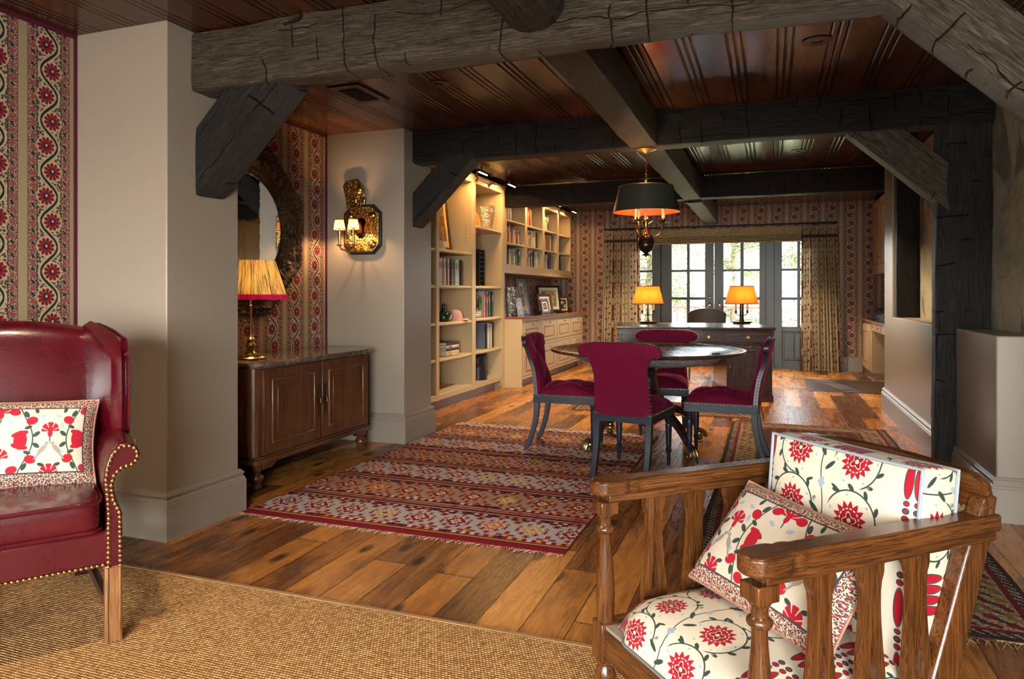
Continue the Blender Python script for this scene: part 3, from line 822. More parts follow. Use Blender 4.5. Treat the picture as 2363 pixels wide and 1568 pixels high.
h=MB().tube([(-2.19,2.815,2.50),(-2.10,2.805,2.510),(-2.085,2.80,2.525),(-2.095,2.80,2.54)],[.007,.008,.007,.004])
tag(h.build('iron_hook',M['iron'],smooth=True),'small curved iron hook driven into the nearest ceiling beam','hook')
# ------------------------------------------------------------------ rugs
def flat_rug(name,x0,x1,y0,y1,mat,label,z=.006,centre=True,wob=.012,nx=30,ny=60,seed=0,fringe=None,fr=.045,rot=0.):
    cx,cy=(x0+x1)/2,(y0+y1)/2; w,l=x1-x0,y1-y0
    r=empty(name,(cx,cy,0),rot,label,'rug')
    def top(u,v):
        x=(u-.5)*w; y=(v-.5)*l
        x+=mn.noise(Vector((y*1.3+seed,seed,0)))*wob*(1 if abs(u-.5)>.3 else .4); y+=mn.noise(Vector((x*1.6,seed+5.,1)))*wob
        return (x,y,z+abs(mn.noise(Vector((x*2,y*2,seed))))*.003)
    m=MB(); off=0 if centre else 1
    uv=lambda u,v:((u-.5)*w+off*w/2,(v-.5)*l+off*l/2)
    m.grid(top,nx,ny,uv); 
    k=len(m.v)
    def edge(pts):
        b=len(m.v)
        for p in pts: m.v.append(p); m.v.append((p[0],p[1],.001))
        for i in range(len(pts)-1): m.face([b+2*i,b+2*i+2,b+2*i+3,b+2*i+1])
    edge([top(i/nx,0) for i in range(nx+1)]); edge([top(i/nx,1) for i in range(nx+1)])
    edge([top(0,j/ny) for j in range(ny+1)]); edge([top(1,j/ny) for j in range(ny+1)])
    m.build('rug_field',mat,r,smooth=True)
    if fringe:
        rr=random.Random(seed)
        for s in (0,1):
            f=MB(); n=int(w/.011)
            for i in range(n):
                u=(i+.5)/n; p=Vector(top(u,s)); p.z=.004
                d=Vector((rr.uniform(-.5,.5),-1 if s==0 else 1,0)).normalized()*fr*rr.uniform(.6,1.1)
                f.tube([p,p+d*.5+Vector((rr.uniform(-.004,.004),0,.002)),p+d+Vector((rr.uniform(-.008,.008),0,0))],[.0022,.002,.0012],4,False)
            tag(f.build('fringe',fringe,r),kind='stuff')
    return r
FR=plain('pale_wool_fringe',(.46,.36,.24),.9)
flat_rug('kilim_rug',-2.715,-.885,3.13,6.02,kilim_mat(),'long flat red kilim with white zigzag bands, under the dining chairs',.007,False,.012,seed=3,fringe=FR)
NAVY=(.028,.022,.028)
flat_rug('persian_rug',-.325,.955,2.86,6.95,persian('dark_tribal_rug',1.28,4.09,(.05,.022,.02),1),'dark patterned wool rug with fringe, under the cane armchair back',.009,True,.012,seed=5,fringe=plain('tan_wool_fringe',(.30,.19,.10),.9),fr=.07)
flat_rug('persian_rug',-1.95,-.06,7.14,7.96,persian('small_red_rug',1.89,.82,(.16,.02,.02),2,1.4),'small red rug on the floor between round table and desk',.009,True,.008,nx=20,ny=20,seed=8,fringe=plain('tan_wool_fringe',(.30,.19,.10),.9),fr=.05,rot=.06)
sr=MB(); sr.grid(lambda u,v:(-3.3+3.75*u,-2.6+4.94*v,.009+.001*math.sin(40*u)),30,30)
sr.box(-3.3,-2.6,.0005,.45,2.34,.006)
s=sr.build('sisal_rug',M['sisal']); tag(s,'large golden woven sisal rug filling the foreground floor','rug')
MB().box(-3.3,2.325,.001,.45,2.343,.0115).build('bound_edge',plain('rug_binding',(.30,.17,.07),.8),s)

# ------------------------------------------------------------------ pillows
def pillow(name,w,h,t,mat,M4,label,cat='cushion',pinch=.06,seed=0):
    m=MB()
    def f(s):
        def g(u,v):
            a=2*u-1; b=2*v-1
            x=a*w/2*(1-pinch*(1-b*b)*.9*abs(a)); y=b*h/2*(1-pinch*(1-a*a)*.9*abs(b))
            th=t/2*max(0,(1-a**4))**.55*max(0,(1-b**4))**.55
            wr=mn.noise(Vector((x*9+seed,y*9,s)))*.006*(1-abs(a)**6)
            return (x,y,s*(th+wr*min(1,th/.02)))
        return g
    uv=lambda u,v:((u-.5)*w,(v-.5)*h)
    m.grid(f(1),26,20,uv); m.grid(f(-1),26,20,uv,flip=True)
    o=m.build(name,mat,smooth=True,weld=True)
    tag(o,label,cat)
    o.matrix_world=M4
    c=MB(); pts=[]
    for k in range(80):
        q=k/80*4; s=int(q); r=q-s
        u,v=[(r,0),(1,r),(1-r,1),(0,1-r)][s]; p=f(1)(u,v); pts.append((p[0],p[1],0))
    pts.append(pts[0]); c.tube(pts,.004,5,False); c.build('piping',plain('cord_piping',(.35,.17,.12),.8),o,smooth=True)
    return o

# ------------------------------------------------------------------ wing armchair, left foreground
WC=Matrix.Translation((-2.564,1.73,.012))@Matrix.Rotation(R(55),4,'Z')
wc=empty('wing_armchair',(-2.564,1.73,.012),R(55),'oxblood red leather wing armchair with brass nail trim on the sisal rug','armchair')
MB().box(-.345,-.335,.262,.345,.34,.385).build('seat_rail',M['leather'],wc,bevel=.014,seg=3)
def softbox(x0,y0,z0,x1,y1,z1,r,crown=0.,nu=16,nv=16,wr=.0,seed=0,name='seat_cushion',mat=None,parent=None):
    """padded box cushion: rounded sides and a crowned top"""
    m=MB(); w,d,hh=x1-x0,y1-y0,z1-z0
    prof=[(0,-1),(.6,-1),(.86,-.93),(.97,-.75),(1,-.3),(1,.3),(.985,.7),(.96,.86)]
    n=48
    def ringp(s,zz,k):
        out=[]
        for i in range(n):
            a=2*PI*i/n; c,q=math.cos(a),math.sin(a); p=.16
            X=math.copysign(abs(c)**p,c); Y=math.copysign(abs(q)**p,q)
            out.append(((x0+x1)/2+X*(w/2-r*(1-s)*1.6),(y0+y1)/2+Y*(d/2-r*(1-s)*1.6),zz))
        return out
    levels=[(0.,z0+.004),(.8,z0),(.97,z0+hh*.12),(1.,z0+hh*.35),(1.,z0+hh*.68),(.97,z0+hh*.9),(.85,z0+hh)]
    for s,zz in levels: m.add(ringp(s,zz,0))
    for j in range(len(levels)-1):
        for i in range(n): i2=(i+1)%n; m.face([j*n+i,j*n+i2,(j+1)*n+i2,(j+1)*n+i])
    base=len(m.v)-n; cc=((x0+x1)/2,(y0+y1)/2)
    steps=8
    prev=base
    for t in range(1,steps):
        f=1-t/steps; b=len(m.v)
        for i in range(n):
            p=m.v[base+i]; X=cc[0]+(p[0]-cc[0])*f; Y=cc[1]+(p[1]-cc[1])*f
            m.v.append((X,Y,z1+crown*(1-f*f)+wr*mn.noise(Vector((X*14+seed,Y*14,0)))*(1-f**6)))
        for i in range(n): i2=(i+1)%n; m.face([prev+i,prev+i2,b+i2,b+i])
        prev=b
    m.face([prev+i for i in range(n)]); m.face([i for i in range(n)][::-1])
    o=m.build(name,mat,parent,smooth=True)
    for (zz) in (z0+hh*.09,z0+hh*.93):
        pts=[(cc[0]+(p[0]-cc[0])*1.004,cc[1]+(p[1]-cc[1])*1.004,zz) for p in ringp(.985,zz,0)]; pts.append(pts[0])
        MB().tube(pts,.0055,6,False).build('welt',mat,o,smooth=True)
    return o
softbox(-.288,-.375,.388,.288,.22,.498,.03,.02,wr=.010,seed=2,name='seat_cushion',mat=M['leather'],parent=wc)
# arms: scrolled front panel profile carried back along the arm
AP=[(.298,.262),(.350,.262),(.348,.44),(.328,.49),(.322,.535),(.330,.57),(.350,.588),(.378,.594),(.398,.612),(.403,.638),(.392,.662),(.368,.677),(.338,.674),(.312,.648),(.297,.605),(.291,.56),(.296,.50),(.299,.45)]
for s in (1,-1):
    m=MB(); n=len(AP); secs=[(-.345,0,0),(-.33,0,0),(-.15,.006,.004),(.05,.0,.0),(.22,-.01,-.01)]
    for (y,dz,dx) in secs: m.add([(s*(px+dx),y,pz+(dz if pz>.5 else 0)) for px,pz in AP])
    for j in range(len(secs)-1):
        for i in range(n): i2=(i+1)%n; m.face([j*n+i,j*n+i2,(j+1)*n+i2,(j+1)*n+i])
    m.face(list(range(n))); m.face([(len(secs)-1)*n+i for i in range(n)])
    a=m.build('arm',M['leather'],wc,bevel=.006,seg=2)
    nails=MB()
    poly=[AP[k] for k in (1,2,3,4,5,6,7,8,9,10,11,12,13,14,15,16,17,0)]
    def inset(k):
        a0=Vector(poly[k-1] if k else poly[0]); b0=Vector(poly[k]); c0=Vector(poly[k+1] if k<len(poly)-1 else poly[-1])
        t=(c0-a0).normalized(); nn=Vector((-t.y,t.x)); return b0+nn*.008
    ip=[inset(k) for k in range(len(poly))]
    acc=0.; step=.0165
    for k in range(len(ip)-1):
        a0,b0=ip[k],ip[k+1]; L=(b0-a0).length; d=-acc%step if k else 0
        d=(step-acc) if k else 0.
        while d<L:
            p=a0+(b0-a0)*(d/L); nails.ball((s*p.x,-.348,p.y),.0068,8,5,(1,.6,1)); d+=step
        acc=L-(d-step)
    tag(nails.build('nailhead_trim',M['brass'],wc,smooth=True),kind='stuff')
nails=MB()
for i in range(38): nails.ball((-.29+i*.0157,-.338,.270),.0068,8,5,(1,.6,1))
tag(nails.build('nailhead_trim',M['brass'],wc,smooth=True),kind='stuff')
# back with a gently humped top, and the two wings flaring forward from it
def backf(s):
    def f(u,v):
        a=2*u-1; x=a*.30
        top=1.085-.035*abs(a)**2; z=.42+(top-.42)*v
        y=.19+.09*(v**1.2)+(-.012*(1-a*a) if s<0 else .075)-.02*(1-(2*v-1)**4)*(1 if s<0 else 0)
        if s<0 and v>.93: y+=.03*((v-.93)/.07)**2
        if s>0 and v>.93: y-=.03*((v-.93)/.07)**2
        return (x,y,z)
    return f
m=MB(); m.grid(backf(-1),20,24); m.grid(backf(1),20,24,flip=True)
k1=0; k2=21*25
for i in range(20): m.face([k1+24*21+i,k1+24*21+i+1,k2+24*21+i+1,k2+24*21+i])
for j in range(24):
    m.face([k1+j*21,k1+(j+1)*21,k2+(j+1)*21,k2+j*21]); m.face([k1+j*21+20,k1+(j+1)*21+20,k2+(j+1)*21+20,k2+j*21+20])
m.build('backrest',M['leather'],wc,smooth=True)
for s in (1,-1):
    m=MB()
    def wing(off):
        def f(u,v):       # u back->front, v bottom->top
            fy=-.055+.05*math.sin(v*PI)*-.5+.10*max(0,(.22-v)/.22)**1.5+.06*max(0,(v-.86)/.14)**2
            y=.265+(fy-.265)*u; bulge=math.sin(u*PI)*.010
            x=.272+.075*u**.9+off*.050+bulge*(1 if off==0 else -0.4)*-1
            z0=.615-.02*u; z1=1.062-.035*u-.02*u*u
            return (s*x,y,z0+(z1-z0)*v)
        return f
    nu,nv=10,20
    m.grid(wing(0),nu,nv); m.grid(wing(1),nu,nv,flip=True); W=nu+1; q=W*(nv+1)
    # rounded front edge and top
    def rim(idx):
        b=len(m.v)
        for t in idx:
            p=Vector(m.v[t]); r=Vector(m.v[t+q]); c=(p+r)/2
            m.v.append(tuple(c+((Vector((0,-.02,0)) if t%W==nu else Vector((0,0,.018)) if t//W==nv else Vector((0,0,0))))))
        for k in range(len(idx)-1):
            m.face([idx[k],idx[k+1],b+k+1,b+k]); m.face([b+k,b+k+1,idx[k+1]+q,idx[k]+q])
    rim([j*W+nu for j in range(nv+1)]); rim([nv*W+i for i in range(nu+1)]); rim([i for i in range(nu+1)])
    wg=m.build('wing',M['leather'],wc,smooth=True)
    pts=[Vector(wing(1)(1,j/20))+Vector((0,-.006,0)) for j in range(21)]+[Vector(wing(1)(1-i/8,1))+Vector((0,0,.006)) for i in range(9)]
    MB().tube(pts,.0055,6).build('welt',M['leather'],wg,smooth=True)
for s in (1,-1):
    lg=MB(); lg.prism([(s*.297,-.335),(s*.349,-.335),(s*.349,-.283),(s*.297,-.283)],'z',.0,.262)
    for xx in (.304,.342): lg.box(s*xx-.003,-.339,.004,s*xx+.003,-.335,.262)
    lg.build('leg',walnut('z') if s<0 else wood('honey_walnut_z',(.07,.028,.010),(.24,.105,.036),'z',.35,.1,.9,.15),wc,bevel=.003)
    MB().hexa([(s*.25,.40,0),(s*.30,.40,0),(s*.30,.45,0),(s*.25,.45,0)],[(s*.28,.28,.262),(s*.335,.28,.262),(s*.335,.335,.262),(s*.28,.335,.262)]).build('leg',mahog('z'),wc,bevel=.003)
    MB().bar((s*.318,-.29,.10),(s*.285,.38,.10),.022,.035).build('stretcher',mahog('y'),wc)
PM=WC@Matrix.Translation((-.0,-.035,.660))@Matrix.Rotation(R(4),4,'Y')@Matrix.Rotation(R(68),4,'X')
pillow('throw_pillow',.60,.315,.13,suzani_pillow('vine_and_bird_linen_a',.60,.315),PM,'cream throw pillow with red flowers and birds on the leather wing chair','cushion',seed=4)
# wall socket on the pier
s=empty('wall_socket',(-3.00,2.664,.42),0,'small cream wall socket plate low on the pier, behind the wing chair arm','socket')
MB().box(-.04,-.006,-.06,.04,0,.06).build('socket_plate',plain('cream_plate',(.5,.42,.28),.4),s,bevel=.003)

# ------------------------------------------------------------------ sideboard in the alcove
sb=empty('sideboard',(-3.2,4.13,0),0,'walnut two-door sideboard with dark marble top and turned feet below the mirror','sideboard')
x0,x1=-.29,.275; ya,yb=-.63,.655
def rrect(x0,x1,y0,y1,r,o=0):     # plan outline with canted-round front corners (front is +x)
    p=[(x0-0,y0-o),]
    for k in range(5): a=-PI/2+PI/2*k/4; p.append((x1+o-r+r*math.cos(a),y0-o+r+r*math.sin(a)))
    for k in range(5): a=PI/2*k/4; p.append((x1+o-r+r*math.cos(a),y1+o-r+r*math.sin(a)))
    p.append((x0,y1+o)); return p
m=MB(); m.prism(rrect(x0,x1-.012,ya,yb,.045),'z',.16,.745); m.build('carcass',walnut('z'),sb,smooth=False,bevel=.003)
m=MB(); m.prism(rrect(x0,x1,ya,yb,.05,.012),'z',.155,.185); m.prism(rrect(x0,x1,ya,yb,.05,.004),'z',.185,.20)
m.prism([(ya+.06,.16),(ya+.06,.12),(ya+.14,.12),(ya+.19,.15),(ya+.22,.16)],'x',x1-.05,x1+.004)
m.prism([(yb-.06,.16),(yb-.22,.16),(yb-.19,.15),(yb-.14,.12),(yb-.06,.12)],'x',x1-.05,x1+.004)
m.build('base_moulding',walnut('y'),sb,bevel=.004)
m=MB(); m.prism(rrect(x0-.0,x1,ya,yb,.06,.035),'z',.757,.782); m.prism(rrect(x0,x1,ya,yb,.05,.02),'z',.745,.757); m.build('marble_top',M['marble'],sb,bevel=.006)
for k,(a,b) in enumerate(((ya+.055,.012),(.028,yb-.03))):
    d=MB(); d.box(x1-.012,a,.205,x1+.010,b,.735)
    dd=d.build('door',walnut('z'),sb,bevel=.003)
    fr=MB(); pa,pb,pz,pt=a+.085,b-.085,.285,.66
    for (u0,u1,w0,w1) in ((pa-.014,pa,pz-.014,pt+.014),(pb,pb+.014,pz-.014,pt+.014),(pa,pb,pz-.014,pz),(pa,pb,pt,pt+.014)): fr.box(x1+.004,u0,w0,x1+.019,u1,w1)
    fr.build('panel_moulding',wood('walnut_edge',(.03,.011,.005),(.15,.058,.022),'z',.3,.2,.9,.1),dd,bevel=.005)
    pn=MB(); pn.box(x1+.008,pa+.045,pz+.045,x1+.0125,pb-.045,pt-.045); pn.build('raised_panel',walnut('z'),dd,bevel=.004)
    yy=b-.03 if k==0 else a+.03
    e=MB(); pts=[]
    for q in range(25):
        z=-.11+.22*q/24; w=.012+.006*abs(math.sin(q*PI/4))+(.006 if 9<q<15 else 0); pts.append((z,w))
    e.prism([(yy+w,.47+z) for z,w in pts]+[(yy-w,.47+z) for z,w in pts[::-1]],'x',x1+.010,x1+.014)
    e.tube([(x1+.014,yy,.50),(x1+.028,yy,.485),(x1+.028,yy,.455),(x1+.014,yy,.44)],.004,6); e.build('escutcheon',M['dkbrass'],dd,smooth=False)
FT=[(.020,0),(.034,.006),(.036,.016),(.026,.030),(.030,.040),(.044,.058),(.045,.072),(.034,.090),(.024,.102),(.036,.112),(.042,.122),(.040,.16)]
for (x,y) in ((x1-.045,ya+.05),(x1-.045,yb-.05),(x0+.05,ya+.05),(x0+.05,yb-.05)):
    MB().lathe(FT,x,y,20).build('foot',walnut('z'),sb,smooth=True)

# ------------------------------------------------------------------ octagonal mirror
mr=empty('octagonal_mirror',(-3.5,4.04,1.672),0,'octagonal mirror with wide carved dark gilt frame above the sideboard','mirror')
def octo(ap,n=8): r=ap/math.cos(PI/8); return [(r*math.cos(PI/8+PI/4*k),r*math.sin(PI/8+PI/4*k)) for k in range(n)]
N=320
def octr(a,ap): 
    q=(a+PI/8)%(PI/4)-PI/8; return ap/math.cos(q)
secs=[(.620,'o',.0),(.625,'o',.035),(.600,'o',.058),(.585,'o',.050),(.572,'o',.060),(.555,'o',.045),(.525,'o',.040),(.505,.5,.072),(.480,.25,.078),(.455,'c',.060),(.440,'c',.045),(.430,'c',.050),(.418,'c',.030),(.412,'c',.018)]
m=MB()
for (ap,kind,dx) in secs:
    for i in range(N):
        a=2*PI*i/N; ro=octr(a,ap); rc=ap*1.02 if ap>.46 else ap
        f=1. if kind=='o' else (0. if kind=='c' else kind); r=ro*f+rc*(1-f)
        orn=.008*math.sin(a*56)*(1 if kind in('o',) and dx>.045 else 0)+(.016*math.sin(a*32)+.010*math.sin(a*64+1.))*(1 if kind in(.5,.25) else 0)+(.006*math.sin(a*48) if kind=='c' and dx>.04 else 0)
        m.v.append((dx+orn*.6,r*math.cos(a),r*math.sin(a)))
for j in range(len(secs)-1):
    for i in range(N): i2=(i+1)%N; m.face([j*N+i,j*N+i2,(j+1)*N+i2,(j+1)*N+i])
m.build('carved_frame',M['carved'],mr,smooth=True)
b=MB()
for k in range(96):
    a=2*PI*k/96; r=octr(a,.578); b.ball((.06,r*math.cos(a),r*math.sin(a)),.010,6,4)
tag(b.build('beading',M['carved'],mr,smooth=True),kind='stuff')
m=MB(); m.lathe([(.415,0),(.415,.016),(.385,.022)],n=48); m.xf(Matrix.Rotation(PI/2,4,'Y')); m.build('mirror_glass',M['mirror'],mr)

# ------------------------------------------------------------------ lamp on the sideboard
def lathe_obj(name,prof,parent,mat,n=24,**k): return MB().lathe(prof,n=n,**k).build(name,mat,parent,smooth=True)
tl=empty('table_lamp',(-3.155,3.72,.783),0,'brass column table lamp with pleated yellow striped shade on the sideboard','lamp')
lathe_obj('lamp_base',[(.095,0),(.098,.008),(.085,.016),(.080,.02),(.082,.026),(.045,.034),(.020,.05),(.016,.06),(.026,.07),(.034,.085),(.026,.10),(.014,.112),(.024,.122),(.024,.130),(.012,.142),(.011,.16)],tl,M['brass'])
lathe_obj('lamp_stem',[(.010,.15),(.008,.34),(.012,.345),(.007,.352),(.006,.43)],tl,M['brass'],12)
sh=MB(); NP=72
def shf(u,v):
    a=2*PI*u; r=.222+(.146-.222)*v; fl=.012*max(0,(.16-v)/.16); r+=fl+(.007+.006*(1-v))*math.sin(a*36)
    return (r*math.cos(a),r*math.sin(a),.385+.25*v)
sh.grid(shf,NP*3,10,lambda u,v:(u*1.2,v),wrapu=True)
sh.build('lamp_shade',shade_mat('pleated_silk_shade',(.80,.55,.18),.5,0,.8,((.10,.14,.05),(.30,.05,.10),(.50,.01,.10))),tl,smooth=True)
lathe_obj('bulb',[(.010,.43),(.026,.46),(.028,.48),(.016,.505),(.002,.512)],tl,M['bulb'],12)
lamp('table_lamp_glow','POINT',(-3.155,3.72,.783+.47),42,(1.,.60,.25),.03)

# ------------------------------------------------------------------ brass wall sconce on the further pier
sn=empty('wall_sconce',(-3.137,5.05,1.733),0,'embossed brass wall sconce with two small pleated shades on the further pier','wall lamp')
def octpoly(w,h,c): return [(-w+c,-h),(w-c,-h),(w,-h+c),(w,h-c),(w-c,h),(-w+c,h),(-w,h-c),(-w,-h+c)]
MB().prism(octpoly(.175,.205,.07),'y',-.03,0).build('backboard',M['black'],sn,bevel=.004)
m=MB(); m.prism(octpoly(.160,.190,.065),'y',-.040,-.028); 
m.build('backplate',M['repousse'],sn,bevel=.008,seg=3)
bo=MB()
for (x,z,r) in ((-.105,.11,.034),(.105,.11,.034),(-.105,-.125,.034),(.105,-.125,.034)):
    bo.ball((x,-.040,z),r,14,8,(1,.6,1))
    for k in range(18): a=2*PI*k/18; bo.ball((x+(r+.009)*math.cos(a),-.042,z+(r+.009)*math.sin(a)),.0045,6,4)
for k in range(44):
    a=2*PI*k/44; bo.ball((.066*math.cos(a),-.042,.01+.10*math.sin(a)),.005,6,4)
for sx in (-1,1):
    for q in (.022,.036,.05): bo.tube([(sx*(.15-q*math.cos(t*PI/8-PI/2)),-.044,.0+q*1.5*math.sin(t*PI/8-PI/2)) for t in range(9)],.005,5)
for k in range(40):
    t=k/40; bo.ball((-.15+.30*t,-.042,.182),.004,5,4); bo.ball((-.10+.20*t,-.042,-.182),.004,5,4)
tag(bo.build('embossing',M['brass'],sn,smooth=True),kind='stuff')
m=MB(); m.lathe([(.055,0),(.055,.003)],n=28); m.xf(Matrix.Translation((0,-.0395,.01))@Matrix.Rotation(PI/2,4,'X')@Matrix.Diagonal((1,1.55,1,1))); m.build('mirror_panel',plain('dark_tarnish',(.10,.06,.03),.12,1.),sn)
m=MB(); m.prism([(-.100,.0),(-.07,-.02),(.06,-.02),(.085,.005),(.075,.15),(.055,.195),(.03,.215),(-.07,.215),(-.105,.185)],'y',-.014,-.004)
m.xf(Matrix.Translation((-.045,-.022,.205))@Matrix.Rotation(R(-10),4,'Y')); m.build('crest_plate',M['repousse'],sn,bevel=.006)
m=MB(); m.ball((-.02,-.04,.325),.036,14,8,(1,.6,1))
for k in range(20): a=2*PI*k/20; m.ball((-.02+.047*math.cos(a),-.040,.325+.047*math.sin(a)),.0048,6,4)
for q in ((-.055,.245),(.025,.24)): m.ball((q[0],-.038,q[1]),.02,10,6,(.8,.5,1.3))
tag(m.build('embossing',M['brass'],sn,smooth=True),kind='stuff')
SHM=shade_mat('small_pleated_shade',(.66,.34,.11),.22,22.)
for (x,y,zz) in ((-.125,-.165,.030),(.005,-.165,.030)):
    ar=MB(); ar.tube([(x*.35,-.04,-.155),(x*.6,-.09,-.185),(x*.95,-.15,-.165),(x,y,-.14)],[.007,.006,.006,.006],8)
    ar.lathe([(.004,-.145),(.024,-.138),(.026,-.132),(.010,-.128)],x,y,14)
    a=ar.build('candle_arm',M['brass'],sn,smooth=True)
    MB().lathe([(.010,-.13),(.010,.0)],x,y,12).build('candle_tube',M['brass'],a,smooth=True)
    s=MB(); s.grid(lambda u,v:(x+(.047-.014*v)*math.cos(2*PI*u),y+(.047-.014*v)*math.sin(2*PI*u),zz-.035+.075*v),48,3,lambda u,v:(u,v),wrapu=True); s=s.build('lamp_shade',SHM,a,smooth=True)
    for (r,z) in ((.0475,zz-.035),(.0335,zz+.04)): MB().lathe([(r,z-.003),(r+.001,z),(r,z+.003)],x,y,36,False).build('shade_trim',plain('shade_binding',(.07,.04,.05),.7),s)
    lamp('sconce_glow','POINT',(-3.137+x,5.05+y,1.733+zz-.015),8.,(1.,.60,.26),.012)
# ------------------------------------------------------------------ dining chairs
def lerp_tab(tab,t):
    for (a,b),(c,d) in zip(tab,tab[1:]):
        if a<=t<=c: return b+(d-b)*(t-a)/(c-a) if c>a else d
    return tab[-1][1] if t>tab[-1][0] else tab[0][1]
OUT=[(.40,.198),(.46,.191),(.52,.186),(.60,.180),(.66,.178),(.71,.184),(.75,.196),(.772,.204),(.780,.216),(.784,.246),(.790,.264),(.803,.276),(.820,.279),(.838,.274),(.853,.262),(.864,.244),(.871,.220),(.875,.190)]
ZS=[.40,.42,.44,.46,.48,.50,.52,.54,.56,.58,.60,.62,.64,.66,.68,.70,.715,.73,.745,.758,.770,.778,.782,.785,.790,.797,.806,.816,.826,.837,.847,.856,.864,.870,.875]
PROFB=[(.40,.247),(.50,.253),(.60,.268),(.70,.300),(.80,.328),(.88,.342)]
def tuft(x,z,sx,sz):
    a=(x/sx+z/sz); b=(x/sx-z/sz)
    return (abs(math.sin(PI*a/2))*abs(math.sin(PI*b/2)))**.42
def make_chair():
    c=empty('dining_chair',(0,0,0),0,'x','chair','burgundy chairs round the table')
    NX=28
    def pt(i,j,front):
        z=ZS[j]; W=lerp_tab(OUT,z); a=-1+2*i/NX; x=a*W
        zz=z+(.004*(1-a*a) if j==len(ZS)-1 else 0)
        y=lerp_tab(PROFB,z)-.28*x*x
        if front:
            e=min(1,(1-abs(a))*W/.03)*min(1,(z-.395)/.03+.1)*min(1,(.879-z)/.02)
            y-=.020+.036*(max(0,e)**.5)*(.20+.80*tuft(x,z-.47,.15,.15))
        else:
            y+=.010+.006*max(0,1-a*a)
        return (x,y,zz)
    m=MB(); W1=NX+1
    for fr in (1,0): m.add([pt(i,j,fr) for j in range(len(ZS)) for i in range(W1)])
    n=len(ZS); o=W1*n
    for j in range(n-1):
        for i in range(NX):
            m.face([j*W1+i,j*W1+i+1,(j+1)*W1+i+1,(j+1)*W1+i]); m.face([o+j*W1+i,o+(j+1)*W1+i,o+(j+1)*W1+i+1,o+j*W1+i+1])
    m.build('backrest',M['velvet'],c,smooth=True)
    per=[(0,j) for j in range(n)]+[(i,n-1) for i in range(1,NX)]+[(NX,j) for j in range(n-1,-1,-1)]
    r=MB()
    for (i,j) in per:
        f=Vector(pt(i,j,1)); b=Vector(pt(i,j,0)); out=Vector((f.x*.004,0,.002 if j==n-1 else 0)); r.v.append(tuple(f+out)); r.v.append(tuple(b+out))
    for k in range(len(per)-1): r.face([2*k,2*k+2,2*k+3,2*k+1])
    eb=r.build('edge_band',M['ebony'],c,smooth=True)
    nl=MB(); acc=0
    for k in range(len(per)-1):
        p=(Vector(r.v[2*k])+Vector(r.v[2*k+1]))/2; q=(Vector(r.v[2*k+2])+Vector(r.v[2*k+3]))/2; L=(q-p).length; d=.024-acc
        while d<L: nl.ball(tuple(p+(q-p)*(d/L)),.0042,6,4); d+=.024
        acc=L-(d-.024)
    # seat: rails, tufted pad
    ra=MB(); hw0,hw1,y0,y1=.215,.20,-.25,.25
    pl=[(-hw0,y0),(hw0,y0),(hw1,y1),(-hw1,y1)]
    ra.prism(pl,'z',.355,.402); 
    for z in (.362,.375,.388): ra.prism([(x*1.012,y*1.012) for x,y in pl],'z',z,z+.007)
    ra.build('seat_rail',M['ebony'],c,bevel=.002)
    bd=MB(); bd.prism([(x*1.004,y*1.004) for x,y in pl],'z',.403,.420); bd.build('seat_band',M['ebony'],c)
    for k in range(4):
        p,q=Vector(pl[k]),Vector(pl[(k+1)%4]); L=(q-p).length; nn=int(L/.024)
        for i in range(nn): t=p+(q-p)*((i+.5)/nn); t=t*1.006; nl.ball((t.x,t.y,.411),.0042,6,4)
    tag(nl.build('nailhead_trim',M['brass'],c,smooth=True),kind='stuff')
    s=MB()
    def st(u,v):
        a,b=2*u-1,2*v-1; y=y0+(y1-.03-y0)*v; hw=hw0+(hw1-hw0)*v
        e=(max(0,1-abs(a)**5)**.5)*(max(0,1-abs(b)**5)**.5)
        return (a*hw*(1-.0*b),y,.418+.078*e+.034*e*(tuft(a*hw,b*.24,.145,.145)-.9)+.018*(1-a*a)*(1-b*b))
    s.grid(st,30,30)
    s.build('seat',M['velvet'],c,smooth=True)
    LG=[(.011,0),(.013,.03),(.014,.085),(.020,.10),(.022,.112),(.015,.122),(.017,.13),(.019,.16),(.023,.27),(.023,.285),(.018,.295),(.025,.305),(.025,.318),(.018,.325),(.024,.335),(.024,.36)]
    for sx in (-1,1):
        MB().lathe(LG,sx*.180,-.215,24,flute=10,fl=(.135,.28)).build('leg',M['ebony'],c,smooth=True)
        g=MB(); K=10
        for k in range(K):
            def cs(t):
                z=.36*(1-t); y=.225+.085*t**2.1; w=.021-.003*t; d=.021-.003*t; x=sx*(.176+.0*t)
                return [(x-w,y-d,z),(x+w,y-d,z),(x+w,y+d,z),(x-w,y+d,z)]
            if k==0: b0=g.add(cs(0))
            b1=g.add(cs((k+1)/K))
            for i in range(4): i2=(i+1)%4; g.face([b0+i,b0+i2,b1+i2,b1+i])
            if k==0: g.face([b0+i for i in range(4)])
            b0=b1
        g.face([b0+i for i in range(4)][::-1]); g.build('leg',M['ebony'],c,bevel=.003)
    return c
ch=make_chair()
CH=[(-.865,4.795,180-8,'burgundy buttoned chair seen squarely from behind, nearest side of the round table'),
    (-1.47,5.385,90+3,'burgundy buttoned chair on the left of the round table, standing on the kilim'),
    (-.315,5.36,-90-2,'burgundy buttoned chair on the right of the round table, by the dark patterned rug'),
    (-.86,6.22,4,'burgundy buttoned chair behind the round table, in front of the desk')]
for k,(x,y,a,l) in enumerate(CH):
    o=ch if k==0 else copy_tree(ch)
    o.location=(x,y,.0125 if k<3 else .0); o.rotation_euler.z=R(a); o['label']=l
